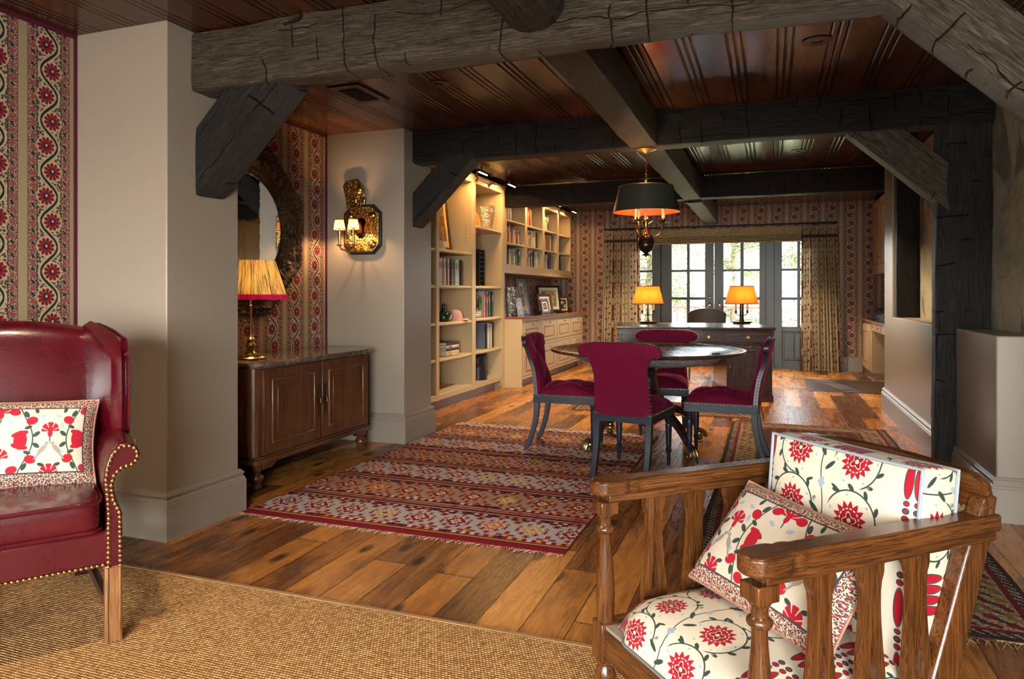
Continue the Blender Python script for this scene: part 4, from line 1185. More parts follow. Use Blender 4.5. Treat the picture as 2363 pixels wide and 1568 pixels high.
# ------------------------------------------------------------------ round table
tb=empty('round_table',(-.91,5.60,.006),0,'round pedestal table with dark top and brass claw feet amid the burgundy chairs','table')
tp=MB().lathe([(.0,.742),(.735,.742),(.752,.748),(.757,.756),(.752,.766),(.738,.769),(.700,.769),(.697,.7675),(.0,.7675)],n=72,cap=False)
def table_top():
    g=G('tooled_table_top'); c=g.coord('Object'); x,y,_=g.sep(c); r=g.length(g.comb(x,y))
    n=g.noise(g.mp(c,sca=(3,30,3)),2.,4.,.6,1.); f=g.noise(c,14.,4.)
    col=g.ramp(n,[(.3,(.022,.012,.008)),(.7,(.075,.040,.022))]); lea=g.ramp(f,[(.3,(.018,.02,.014)),(.7,(.045,.042,.028))])
    col=g.mix(r.below(.63,.004),col,lea); col=g.mix((r-.64).abs().below(.004,.002),col,(.25,.15,.05)); 
    for q in (.675,.662): col=g.mix((r-q).abs().below(.0016,.001),col,(.10,.06,.03))
    return g.surf(g.pbr(col,g.m('MULTIPLY_ADD',f,.25,.12),bump=g.bump(f,.2,.003)))
tp.build('table_top',table_top(),tb,smooth=True)
LIL=wood('grey_limed_frieze',(.07,.065,.075),(.20,.185,.20),'x',.4,0.,.9,.2)
MB().lathe([(.58,.741),(.575,.715),(.545,.685),(.49,.665),(.0,.665)],n=64,cap=False).build('frieze',LIL,tb,smooth=True)
for a in range(4):
    q=R(45+90*a+12); w=MB(); w.lathe([(.0,.7695),(.030,.7695),(.034,.772),(.031,.7725),(.027,.7685)],n=20,cap=False); w.xf(Matrix.Translation((.66*math.cos(q),.66*math.sin(q),0))@Matrix.Rotation(q,4,'Z')@Matrix.Diagonal((.7,1.5,1,1)))
    w.build('counter_well',mahog('x'),tb,smooth=True)
MB().lathe([(.16,.665),(.15,.63),(.09,.60),(.075,.56),(.095,.50),(.10,.44),(.08,.38),(.075,.34),(.12,.31),(.13,.25),(.11,.20),(.06,.17),(.02,.15)],n=28).build('pedestal',mahog('z'),tb,smooth=True)
for a in range(4):
    q=R(45+90*a); g=MB(); K=14; T=Matrix.Rotation(q,4,'Z')
    for k in range(K+1):
        t=k/K; r=.07+.43*t; z=.27-.02*t+.075*math.sin(t*PI*.62)-.20*t**2.0; w=.030-.006*t; h=.036-.010*t
        b1=g.add([T@Vector(p) for p in ((r,-w,z-h),(r,w,z-h),(r,w,z+h),(r,-w,z+h))])
        if k:
            for i in range(4): i2=(i+1)%4; g.face([b0+i,b0+i2,b1+i2,b1+i])
        else: g.face([b1+i for i in range(4)])
        b0=b1
    g.face([b0+i for i in range(4)][::-1])
    lg=g.build('leg',mahog('x'),tb,bevel=.006)
    p=MB(); c0=T@Vector((.50,0,.085)); p.ball(tuple(T@Vector((.52,0,.060))),.040,14,8,(1,1,.8))
    for f in (-.03,-.010,.010,.03): p.tube([T@Vector((.515,f*.7,.095)),T@Vector((.555,f,.075)),T@Vector((.572,f*1.1,.045)),T@Vector((.575,f*1.15,.025))],[.012,.013,.011,.006],7)
    p.lathe([(.02,.004),(.03,.018),(.022,.035)],*(T@Vector((.525,0,0))).xy,12)
    p.build('brass_claw_foot',plain('worn_brass_foot',(.42,.33,.17),.3,1.),lg,smooth=True)
# ------------------------------------------------------------------ pendant lamp
pn=empty('pendant_lamp',(-.863,5.29,2.285),0,'brass three-candle pendant with dark red-lined tole shade above the table','pendant lamp')
lathe_obj('ceiling_rose',[(.075,.0),(.078,-.006),(.06,-.012),(.03,-.022),(.012,-.034)],pn,M['brass'],28)
cn=MB()
for k in range(11):
    z=-.04-.017*k; pts=[]
    for t in range(13):
        a=2*PI*t/12; p=(.007*math.cos(a),.012*math.sin(a)); pts.append((p[0],0,z+p[1]) if k%2 else (0,p[0],z+p[1]))
    cn.tube(pts,.0022,6,False)
cn.build('chain',M['brass'],pn,smooth=True)
lathe_obj('stem',[(.006,-.225),(.012,-.23),(.012,-.238),(.007,-.242),(.007,-.285),(.011,-.289),(.005,-.295),(.005,-.50),(.016,-.512),(.022,-.525),(.014,-.545),(.012,-.58),(.02,-.62),(.03,-.635)],pn,M['brass'],16)
sh=MB(); sh.lathe([(.200,-.285),(.245,-.470)],n=56,cap=False); o1=sh.build('lamp_shade',plain('dark_green_tole',(.045,.048,.036),.32,.5,.0,.3,20.),pn,smooth=True)
MB().lathe([(.197,-.287),(.242,-.4695)],n=56,cap=False).build('shade_lining',plain('vermilion_lining',(.75,.06,.012),.45),o1,smooth=True)
MB().lathe([(.199,-.283),(.202,-.280),(.20,-.287)],n=56,cap=False).build('shade_rim',M['brass'],o1)
MB().lathe([(.246,-.468),(.248,-.472),(.243,-.473)],n=56,cap=False).build('shade_rim',M['brass'],o1)
sp=MB()
for k in range(3): a=2*PI*k/3; sp.tube([(0,0,-.290),(.199*math.cos(a),.199*math.sin(a),-.287)],.003,6)
sp.build('shade_spider',M['brass'],pn)
lathe_obj('ball',[(.004,-.63),(.025,-.635),(.045,-.65),(.058,-.675),(.062,-.705),(.060,-.708),(.0615,-.712),(.056,-.735),(.042,-.758),(.020,-.772),(.014,-.780),(.032,-.79),(.034,-.794),(.008,-.797),(.005,-.805),(.001,-.81)],pn,plain('patinated_bronze',(.045,.028,.02),.25,.8),24)
for k in range(3):
    a=R(-110+120*k+5); c,s=math.cos(a),math.sin(a); rr=.128
    pts=[(.02,-.60),(.03,-.635),(.06,-.655),(.095,-.640),(.118,-.60),(rr,-.565),(rr,-.548)]
    ar=MB(); ar.tube([(c*r,s*r,z) for r,z in pts],[.006,.007,.007,.007,.007,.008,.010],8)
    ar.tube([(c*.02,s*.02,-.56),(c*.045,s*.045,-.54),(c*.055,s*.055,-.555),(c*.048,s*.048,-.565)],[.006,.005,.005,.003],6)
    ar.lathe([(.010,-.552),(.046,-.545),(.050,-.540),(.030,-.538),(.018,-.532),(.018,-.52),(.013,-.518)],c*rr,s*rr,18)
    am=ar.build('candle_arm',M['dkbrass'] if k else M['brass'],pn,smooth=True)
    MB().lathe([(.0135,-.52),(.0135,-.405)],c*rr,s*rr,12).build('candle_sleeve',M['candle'],am,smooth=True)
    MB().lathe([(.004,-.405),(.013,-.392),(.012,-.375),(.004,-.355)],c*rr,s*rr,10).build('bulb',M['bulb'],am,smooth=True)
    lamp('pendant_glow','POINT',(-.863+c*rr,5.29+s*rr,2.285-.375),10.,(1.,.62,.28),.015)
# ------------------------------------------------------------------ tall bookcase
def cb(mb,*b): mb.box(*b); return mb
BX0,BX1=-3.60,-3.20
bc=empty('bookcase',(BX1,7.05,0),0,'tall cream open bookcase built in beyond the further pier','bookcase')
def L(o): return (-BX1,-7.05,0)
class LB(MB):                       # box given in world x,y,z -> bookcase local
    def __init__(s,org): super().__init__(); s.o=org
    def wb(s,x0,x1,y0,y1,z0,z1): ox,oy=s.o; return s.box(x0-ox,y0-oy,z0,x1-ox,y1-oy,z1)
OB=(BX1,7.05)
UP=[(5.545,5.60),(6.525,6.598),(7.459,7.561),(8.42,8.515)]
for a,b in UP: LB(OB).wb(BX0,BX1,a,b,.0 if a>8 else .10,2.585).build('upright',M['cream'],bc,bevel=.003)
LB(OB).wb(BX0-.015,BX0,5.545,8.515,.10,2.585).build('back_panel',M['creamin'],bc)
LB(OB).wb(BX0,BX1-.0015,5.60,8.42,2.49,2.584).build('top_rail',M['cream'],bc,bevel=.003)
m=LB(OB); m.wb(BX1,BX1+.012,5.545,8.515,2.54,2.585); m.wb(BX1,BX1+.022,5.545,8.515,2.565,2.585); m.build('cornice',M['cream'],bc,bevel=.003)
m=LB(OB); m.wb(BX0,BX1-.0015,5.60,8.42,.105,.165); m.build('bottom_shelf',M['cream'],bc,bevel=.003)
m=LB(OB); m.wb(BX1-.10,BX1-.065,5.56,8.42,0,.105); m.build('plinth',M['trim'],bc)
m=LB(OB); m.prism([(0-.06,0),(.0-.005,0),(-.005,.05),(-.02,.07),(-.03,.095),(-.06,.105)],'y',8.30-7.05,8.42-7.05); m.build('corner_bracket',M['trim'],bc)
def shelf(y0,y1,z,bow,parent,org,x0,x1,th=.034):
    pts=[(x0-org[0],y0-org[1])]
    for k in range(13):
        t=k/12; pts.append((x1-org[0]+bow*math.sin(PI*t),y0+(y1-y0)*t-org[1]))
    pts.append((x0-org[0],y1-org[1]))
    m=MB(); m.prism(pts,'z',z-th,z); m.prism([(p[0]+(.006 if 0<i<14 else 0),p[1]) for i,p in enumerate(pts)],'z',z-th*.78,z-th*.3)
    return m.build('shelf',M['cream'],parent,bevel=.003)
BAYS=[(5.60,6.525),(6.598,7.459),(7.561,8.42)]
SH=[[1.679,1.298,.906,.532],[1.679,1.298,.906,.532],[2.005,1.301,.921,.534]]
for (a,b),zs in zip(BAYS,SH):
    for z in zs: shelf(a,b,z,.03 if z<1.6 else .008,bc,OB,BX0,BX1-.012)
pg=MB()
for (a,b) in BAYS:
    for y in (a+.001,b-.001):
        for x in (-3.52,-3.28):
            for k in range(5): pg.cbox(x-OB[0],y-OB[1],1.80+.05*k+(.25 if a>7.5 else 0),.007,.004,.007)
tag(pg.build('peg_holes',M['black'],bc),kind='stuff')
# ------------------------------------------------------------------ hanging shelves
UX0,UX1=-3.655,-3.25
OU=(UX1,10.2)
us=empty('hanging_bookshelf',(UX1,10.2,0),0,'cream wall-hung bookshelf of twelve open compartments above the long counter','bookshelf')
UPS=[(8.545,8.73),(9.474,9.569),(10.289,10.399),(11.086,11.187),(11.888,11.97)]
for a,b in UPS: LB(OU).wb(UX0,UX1,a,b,1.52,2.62).build('upright',M['cream'],us,bevel=.003)
LB(OU).wb(UX0-.012,UX0,8.545,11.97,1.52,2.62).build('back_panel',M['creamin'],us)
m=LB(OU); m.wb(UX0,UX1+.004,8.545,11.97,1.515,1.60); m.wb(UX0,UX1+.02,8.545,11.99,1.48,1.505); m.wb(UX0,UX1+.012,8.545,11.98,1.50,1.518); m.build('bottom_rail',M['cream'],us,bevel=.003)
m=LB(OU); m.wb(UX0,UX1+.004,8.545,11.97,2.525,2.62); m.wb(UX0,UX1+.02,8.545,11.99,2.595,2.62); m.build('top_rail',M['cream'],us,bevel=.003)
UB=[(8.73,9.474),(9.569,10.289),(10.399,11.086),(11.187,11.888)]
for a,b in UB:
    for z in (1.892,2.196): shelf(a,b,z,.004,us,OU,UX0,UX1-.004,.03)
# ------------------------------------------------------------------ base units and counter
LX=-2.97
CU=[(8.545,9.33),(9.33,10.10),(10.10,10.88),(10.88,11.66)]
ORD=['first','second','third','fourth']
for k,(a,b) in enumerate(CU):
    u=empty('base_cabinet',(LX,(a+b)/2,0),0,'cream base cabinet with red-lined doors, %s from the tall bookcase'%ORD[k],'cabinet','base cabinets under the long counter')
    og=(LX,(a+b)/2)
    LB(og).wb(-3.66,LX-.02,a+.001,b-.001,.105,.885).build('carcass',M['cream'],u,bevel=.002)
    LB(og).wb(-3.6,LX-.09,a+(.002),b-.001,0,.105).build('plinth',M['trim'],u)
    m=LB(og); m.wb(LX-.02,LX-.004,a+.001,a+.035,.105,.885); m.wb(LX-.02,LX-.004,b-.035,b-.001,.105,.885)
    for z0,z1 in ((.105,.14),(.505,.545),(.85,.885)): m.wb(LX-.02,LX-.004,a+.03,b-.03,z0,z1)
    m.build('face_frame',M['cream'],u,bevel=.002)
    if k==0:
        LB(og).wb(-3.66,LX-.001,a-.022,a-.0,.0,.885).build('end_panel',M['cream'],u,bevel=.003)
    for (z0,z1,kn) in ((.55,.845,.80),(.145,.50,.455)):
        d=LB(og).wb(LX-.018,LX+.002,a+.04,b-.04,z0,z1).build('door',M['cream'],u,bevel=.003)
        q=LB(og); ya,yb,za,zb=a+.14,b-.14,z0+.05,z1-.095
        for bx in ((ya,yb,za,za+.012),(ya,yb,zb-.012,zb),(ya,ya+.014,za,zb),(yb-.014,yb,za,zb)): q.wb(LX-.001,LX+.005,*bx)
        q.build('red_beading',M['redline'],d)
        n=MB().lathe([(.010,0),(.010,.004),(.005,.008),(.005,.016),(.012,.022),(.013,.028),(.006,.033)],n=14); n.xf(Matrix.Translation((.002,(0),kn))@Matrix.Rotation(PI/2,4,'Y')); n.build('knob',M['chrome'],d,smooth=True)
m=MB(); m.box(-3.67,8.519,.888,LX+.03,11.72,.915); ct=m.build('countertop',plain('polished_dark_granite',(.02,.018,.018),.06,0,.3,.3,30.),bevel=.004)
tag(ct,'long counter with polished dark top and red edge below the hanging bookshelf','countertop')
MB().box(-3.67,8.5185,.886,LX+.034,11.725,.8885).build('cream_edge',M['cream'],ct)
MB().box(LX+.028,8.5165,.897,LX+.033,11.725,.9135).build('red_edge',plain('red_edge',(.38,.08,.05),.4),ct)
MB().box(-3.60,8.5165,.897,LX+.033,8.5185,.9135).build('red_edge',plain('red_edge',(.38,.08,.05),.4),ct)
# ------------------------------------------------------------------ books
BK={}
PAL=[('dark green',(.03,.09,.05)),('cream',(.62,.55,.42)),('black',(.02,.02,.022)),('white',(.72,.70,.66)),('red',(.35,.04,.03)),('navy blue',(.03,.05,.13)),('tan',(.38,.25,.12)),('teal',(.06,.22,.20)),('burnt orange',(.45,.14,.03)),('grey',(.28,.28,.28)),('brown',(.13,.06,.03)),('pale yellow',(.6,.5,.2)),('bright blue',(.06,.22,.5)),('maroon',(.14,.02,.03)),('dusty pink',(.50,.30,.26)),('slate blue',(.10,.13,.20))]
PAGE=plain('book_pages',(.58,.52,.40),.9)
def bookmat(i):
    n,c=PAL[i]; return plain('cloth_'+n.replace(' ','_'),c,.55)
def book(w,d,h,ci,label,loc,group,rz=0.,lean=0.,flat=False,title=True):
    """spine towards +x when upright: covers, rounded spine and a page block set back inside them"""
    m=MB(); t=.0025 if w>.012 else w*.2
    m.box(-d,-w/2,0,0-.003,-w/2+t,h); m.box(-d,w/2-t,0,0-.003,w/2,h)
    pts=[]; 
    for k in range(5): a=-PI/2+PI*k/4; pts.append((-.003+.005*math.cos(a),w/2*math.sin(a)))
    m.prism(pts+[(-.006,w/2),(-.006,-w/2)],'z',0,h)
    m.cur=1; m.box(-d+.004,-w/2+t,.004,-.006,w/2-t,h-.004)
    m.cur=2
    if title: 
        m.box(.0015,-w*.3,h*.62,.0028,w*.3,h*.86); m.box(.0015,-w*.35,h*.10,.0028,w*.35,h*.13)
    m.cur=0
    alt=(ci+3)%len(PAL)
    o=m.build('book',[bookmat(ci),PAGE,bookmat(alt if PAL[alt][0]!=PAL[ci][0] else 1)])
    o.location=loc
    if flat: o.rotation_euler=(PI/2,0,rz)
    else: o.rotation_euler=(lean,0,rz)
    tag(o,label,'book',group); return o
NTH=['first','second','third','fourth','fifth','sixth','seventh','eighth','ninth','tenth','eleventh','twelfth','thirteenth','fourteenth','fifteenth','sixteenth']
def row(y0,z,x,spec,where,group,dep=.20,gap=.002,r=random.Random(3)):
    """spec: list of (thickness,height,colour,lean) ; books stand from left to right along y"""
    y=y0
    for k,(w,h,ci,ln) in enumerate(spec):
        lab='%s book standing %s from the left, %s'%(PAL[ci][0],NTH[k],where)
        sh=math.sin(abs(ln))*h
        if ln: y+=0.002
        book(w,dep*r.uniform(.85,1.),h,ci,lab,(x-r.uniform(0,.02),y+w/2+(sh if ln>0 else 0),z+(.5*w*abs(math.sin(ln)))+.0015),group,0.,ln)
        y+=w+gap+(.0 if not ln else .006)
    return y
rb=random.Random(21)
def spec(n,wr,hr,cols,ln=0):
    out=[]
    for k in range(n): out.append((rb.uniform(*wr),rb.uniform(*hr),cols[k%len(cols)],0.))
    return out
def leanlast(s,n,a):
    for k in range(n):
        w,h,c,_=s[-1-k]; s[-1-k]=(w,h,c,a)
    return s
G3='books in the hanging bookshelf'
XS=UX1-.035
bay=['first','second','third','fourth']; rowz=[1.602,1.893,2.197]; rown=['bottom','middle','top']
plan={(0,0):(11,[0,3,2,7,1,0,9,1,10,7,0]),(0,1):(10,[4,1,2,8,1,4,9,1,4,1]),(0,2):(5,[5,9,1,4,3]),
      (1,0):(10,[3,0,9,1,0,1,2,9,3,3]),(1,1):(10,[4,2,1,0,3,6,1,3,11,2]),(1,2):(5,[0,3,8,4,6]),
      (2,0):(9,[2,7,7,3,0,2,9,2,9]),(2,1):(9,[3,0,3,4,2,7,11,4,12]),(2,2):(6,[9,0,3,1,0,0]),
      (3,0):(5,[6,4,8,2,2]),(3,1):(4,[6,1,2,2]),(3,2):(3,[2,3,2])}
for (b,r_),(n,cols) in plan.items():
    a0,a1=UB[b]; avail=(a1-a0)
    w=min(.060,(avail*.80)/n)
    if b==3: w=.042
    s=spec(n,(w*.75,w*1.2),(.20,.255) if r_<2 else (.21,.27),cols)
    if n>4 and (b+r_)%2==1: s=leanlast(s,2,.13)
    if (b,r_)==(1,0): s=leanlast(s,2,.12)
    row(a0+.012,rowz[r_],XS,s,'%s row of %s bay, hanging bookshelf'%(rown[r_],bay[b]),G3,.21)
XB=BX1-.05
G1='books in the tall bookcase'
row(6.66,1.30,XB,[(.038,.285,[4,3,3,9,3,3,13,3,13,3,7,3,3,2,2][k],0.) for k in range(15)],'middle bay below the framed picture, tall bookcase',G1,.26,.004)
row(6.68,.908,XB,[(.014,.30,9,0.),(.012,.28,7,0.)],'behind the pink cap, tall bookcase',G1,.22)
for k,(w,d,h,ci) in enumerate(((.032,.28,.235,2),(.030,.27,.24,1),(.026,.27,.245,2),(.034,.29,.26,11),(.022,.27,.23,1))[::-1]):
    zz=.534+sum((.022,.034,.026,.030,.032)[:k])+w/2+.0006*k
    book(w,d,h+.06,ci,'%s book lying flat, %s up in the pile on middle bay lower shelf'%(PAL[ci][0],NTH[k]),(BX1-.035+.0,7.15+.01*(k%2),zz+.0015),'pile of flat books in the tall bookcase',0.,0.,True)
row(7.97,.9225,XB,[(.024,.31,14,0.),(.018,.34,12,0.),(.026,.30,4,0.),(.020,.28,0,0.),(.030,.31,3,0.),(.024,.30,0,0.),(.026,.28,11,0.),(.028,.32,7,0.),(.024,.30,2,0.),(.024,.31,13,0.),(.03,.31,0,0.)],'right bay middle shelf, tall bookcase',G1,.25,.003)
for k,(w,ci) in enumerate(((.020,9),(.024,3),(.022,1),(.022,3))):
    book(w,.21,.27,ci,'%s book lying flat, %s up under the green-leafed ornament'%(PAL[ci][0],NTH[k]),(BX1-.05,7.84,.9235+sum((.020,.024,.022,.022)[:k])+w/2+.0012*k),'small pile of flat books in the tall bookcase',0.,0.,True)
row(7.97,.5355,XB,[(.036,.31,15,0.),(.026,.31,2,0.),(.04,.30,0,0.),(.026,.31,3,0.),(.026,.30,11,0.),(.022,.31,6,0.),(.028,.30,3,0.),(.03,.32,2,0.),(.034,.31,2,0.),(.014,.30,6,0.)],'right bay lower shelf, tall bookcase',G1,.25,.003)
row(5.9,.908,XB,spec(6,(.025,.035),(.26,.31),[3,0,4,2,9,6]),'hidden-end left bay, tall bookcase',G1,.2)
# things on the shelves
def put(name,label,cat,loc,rz=0.): return empty(name,loc,rz,label,cat)
GL=plain('cut_glass',(.9,.9,.88),.05)
def cutglass():
    g=G('cut_crystal'); c=g.coord('Object'); d=g.node('ShaderNodeTexVoronoi'); d.inputs['Scale'].default_value=45.; g.put(d.inputs['Vector'],c)
    gl=g.node('ShaderNodeBsdfGlossy'); gl.inputs['Roughness'].default_value=.08; g.put(gl.inputs['Normal'],g.bump(E(g,d.outputs[0]),1.,.012))
    t=g.node('ShaderNodeBsdfTransparent'); ms=g.node('ShaderNodeMixShader'); ms.inputs[0].default_value=.22
    g.put(ms.inputs[1],E(g,t.outputs[0])); g.put(ms.inputs[2],E(g,gl.outputs[0])); return g.surf(E(g,ms.outputs[0]))
CG=cutglass()
def vase(label,loc,h,r):
    v=put('crystal_vase',label,'vase',loc)
    m=MB(); pr=[(r*.55,0),(r*.6,.01),(r*.75,h*.3),(r*.95,h*.7),(r*.92,h*.86),(r*1.0,h)]; inn=[(q-.008,z+.012) for q,z in pr[::-1]][1:]
    m.lathe(pr+[(r*1.0-.006,h)]+[(max(.01,q-.008),max(z,.015)) for q,z in pr[::-1][1:]]+[(.002,.015)],n=24,cap=False)
    m.build('vase_body',CG,v,smooth=False); return v
vase('tall cut crystal vase alone on top right shelf of the tall bookcase',(-3.31,8.19,2.006),.30,.105)
vase('large cut crystal vase at the near end of the long counter',(-3.17,8.68,.9155),.38,.09)
pl=put('glass_plate','amber glass plate leaning at the back beside the crystal vase','plate',(-3.50,8.25,2.006))
m=MB(); m.lathe([(.001,0),(.10,.004),(.13,.014),(.128,.018),(.095,.008),(.001,.004)],n=32,cap=False); m.xf(Matrix.Translation((0,0,.13))@Matrix.Rotation(R(78),4,'Y')); m.build('plate_body',plain('amber_glass',(.45,.25,.06),.1),pl,smooth=True)
def frame(label,loc,rz,w,h,fw,fm,mount,pic,lean=12,cat='picture frame',easel=True):
    """standing photo frame facing local +x, leaning back"""
    f=put('framed_photo',label,cat,loc,rz); T=Matrix.Rotation(R(-lean),4,'Y')
    m=MB()
    for b in ((-w/2,-w/2+fw,0,h),(w/2-fw,w/2,0,h),(-w/2+fw,w/2-fw,0,fw),(-w/2+fw,w/2-fw,h-fw,h)): m.box(-.014,b[0],b[2],.008,b[1],b[3])
    m.xf(T); m.build('frame_moulding',fm,f,bevel=.003)
    m=MB().box(-.012,-w/2+fw*.9,fw*.9,-.002,w/2-fw*.9,h-fw*.9); m.xf(T); m.build('mount',mount,f)
    iw,ih=w/2-fw-.22*(w/2),h/2-fw-.22*(h/2)
    m=MB().box(-.004,-iw,h/2-ih,-.001,iw,h/2+ih); m.xf(T); m.build('photograph',pic,f)
    if easel:
        m=MB(); m.bar(tuple(T@Vector((-.012,0,h*.7))),(-.10-h*.18,0,.004),.03,.004,(0,1,0)); m.build('easel_back',M['black'],f)
    return f
def photo(name,cols,sc=20.):
    g=G(name); c=g.coord('Object'); n=g.noise(c,sc,2.,.5,.8)
    return g.surf(g.pbr(g.ramp(n,[(.35,cols[0]),(.5,cols[1]),(.62,cols[2])],'CONSTANT'),.3))
PH1=photo('colour_photo',((.05,.05,.08),(.35,.20,.14),(.6,.5,.42))); PH2=photo('sepia_photo',((.22,.14,.06),(.42,.30,.14),(.55,.42,.24))); PH3=photo('blue_photo',((.12,.2,.4),(.5,.3,.3),(.6,.6,.65)))
SIL=plain('chased_silver',(.42,.42,.42),.3,1.,0,.4,60.)
frame('large framed print with wide gold mount and dark frame in tall bookcase',(-3.42,7.13,1.681),R(0),.50,.66,.05,mahog('z'),plain('gold_mount',(.62,.38,.12),.5),photo('old_print',((.05,.03,.02),(.16,.09,.04),(.3,.2,.1))),7,easel=False)
k=put('small_clock','small pale box clock standing in front of the framed print','clock',(-3.25,6.76,1.6795)); MB().box(-.03,-.035,0,.03,.035,.085).build('case',plain('pale_box',(.5,.48,.35),.4),k,bevel=.004); MB().lathe([(.026,0),(.026,.002)],n=20).xf(Matrix.Translation((.030,0,.05))@Matrix.Rotation(PI/2,4,'Y')).build('dial',M['white'],k)
t=put('cd_tower','black slotted media tower standing in the tall right compartment','media rack',(-3.45,8.17,1.3015))
m=MB(); m.box(-.08,-.08,0,.08,-.07,.46); m.box(-.08,.07,0,.08,.08,.46); m.box(-.08,-.07,0,-.07,.07,.46); m.build('rack',M['black'],t,bevel=.002)
for q in range(8): MB().box(-.07,-.07,.01+q*.058,.075,.07,.018+q*.058).build('slot_shelf',M['black'],t)
# green bottle with bow, pink cap, dark ornaments
b=put('ink_bottle','squat dark green bottle beside the pink cap in the tall bookcase','bottle',(-3.31,6.93,.9075))
lathe_obj('bottle_body',[(.04,0),(.075,.01),(.085,.05),(.07,.09),(.03,.115),(.022,.13),(.024,.165)],b,plain('bottle_green',(.01,.03,.022),.12),20)
lathe_obj('stopper',[(.018,.165),(.024,.17),(.024,.185),(.01,.19)],b,M['black'],14)
MB().tube([(.075,-.02,.02),(.082,.0,.045),(.075,.03,.07)],.012,6).build('label_band',plain('tan_label',(.4,.25,.2),.6),b)
def cap(label,loc,rz,mat,tilt=0):
    c=put('baseball_cap',label,'cap',loc,rz)
    m=MB(); m.grid(lambda u,v:((.09*math.cos(v*PI/2)**.6)*math.cos(2*PI*u),(.085*math.cos(v*PI/2)**.6)*math.sin(2*PI*u),.125*math.sin(v*PI/2)**.9),28,10,wrapu=True)
    m.ball((0,0,.126),.008,8,5); m.build('crown',mat,c,smooth=True)
    m=MB()
    for s in (0,1): m.grid(lambda u,v:((.086+.085*v*math.cos((u-.5)*1.7))*math.cos((u-.5)*1.9),(.082+.085*v*math.cos((u-.5)*1.7))*math.sin((u-.5)*1.9),.004+.004*s+.014*(1-(2*u-1)**2)),16,6,flip=bool(s))
    m.build('peak',mat,c,smooth=True); return c
cap('pink baseball cap on the middle bay shelf of the tall bookcase',(-3.30,7.20,.9075),R(60),plain('dusty_pink_cotton',(.52,.30,.27),.8))
p=bpy.data.objects.new('x',None)
pv=put('pillar_ornament','small dark carved ornament on the flat books in front of the pink book','ornament',(-3.24,7.68,1.0125))
lathe_obj('body',[(.03,0),(.035,.01),(.02,.03),(.03,.06),(.036,.09),(.022,.12),(.026,.14),(.010,.165)],pv,plain('dark_bronze_figure',(.05,.03,.02),.35,.6),14)
gp=put('leaf_ornament','green leaf shaped ornament with round base beside the pink book','ornament',(-3.245,7.78,1.0125))
m=MB(); m.ball((0,0,.025),.026,12,8); m.tube([(0,.0,.045),(0,.03,.10),(0,.0,.14),(0,-.05,.16)],[.012,.02,.022,.006],8); m.build('body',plain('jade_green',(.03,.16,.06),.25),gp,smooth=True)
bd=put('table_bust','dark blue black cloth bag slumped upright in the bottom right compartment','bag',(-3.32,7.93,.166))
m=MB(); m.grid(lambda u,v:(( .10*(1-.25*v)*(1+.08*math.sin(3*2*PI*u)*v)*(1 if v<.9 else .5))*math.cos(2*PI*u),(.11*(1-.35*v)+(.02 if .55<v<.8 else 0))*math.sin(2*PI*u)*(1 if v<.9 else .5),.34*v),26,14,wrapu=True); m.build('bag_body',plain('navy_nylon',(.010,.011,.022),.45),bd,smooth=True)
MB().tube([(.02,-.07,.25),(.06,-.02,.345),(.07,.04,.34),(.06,.085,.25)],.012,8).build('strap',plain('navy_nylon',(.010,.011,.022),.45),bd,smooth=True)
bd.name='drawstring_bag'
# frames on the counter
CZ=.9155
frame('pale card photo standing behind the crystal vase on the counter',(-3.38,8.92,CZ),R(-12),.15,.26,.012,M['white'],M['white'],PH2)
frame('small upright card with pink figure on the counter',(-3.22,9.22,CZ),R(-10),.13,.24,.006,M['white'],PH3,PH3,14)
frame('tall ornate silver frame with long narrow picture on the counter',(-3.30,9.62,CZ),R(-25),.21,.52,.055,SIL,plain('parchment',(.55,.48,.32),.6),PH2,12)
frame('little silver frame in front of the brown frame on the counter',(-3.22,10.38,CZ),R(-30),.17,.21,.03,SIL,M['white'],PH1,14)
frame('brown wooden frame with group photo on the counter',(-3.33,10.75,CZ),R(-30),.30,.30,.04,walnut('y'),M['white'],PH1,14)
frame('large black frame with cream mount at back of the counter',(-3.42,11.25,CZ),R(-42),.44,.44,.035,M['black'],plain('cream_mount',(.62,.55,.4),.6),PH2,10)
frame('small tan drawing at the far end of the counter',(-3.28,11.58,CZ),R(-50),.17,.24,.012,M['black'],plain('tan_paper',(.55,.38,.17),.6),photo('ink_figure',((.05,.04,.03),(.5,.36,.18),(.55,.4,.2)),14.),8)
for (x,y) in ((-3.12,11.50),):
    k=put('glass_paperweight','small glass paperweight in front of the tan drawing','paperweight',(x,y,CZ)); MB().ball((0,0,.022),.026,14,9,(1,1,.85)).build('body',CG,k,smooth=True)
kk=put('camera_strap_case','low black leather case lying on the counter before the black frame','case',(-3.16,11.0,CZ)); MB().box(-.06,-.10,0,.06,.10,.025).build('case_body',M['black'],kk,bevel=.008)
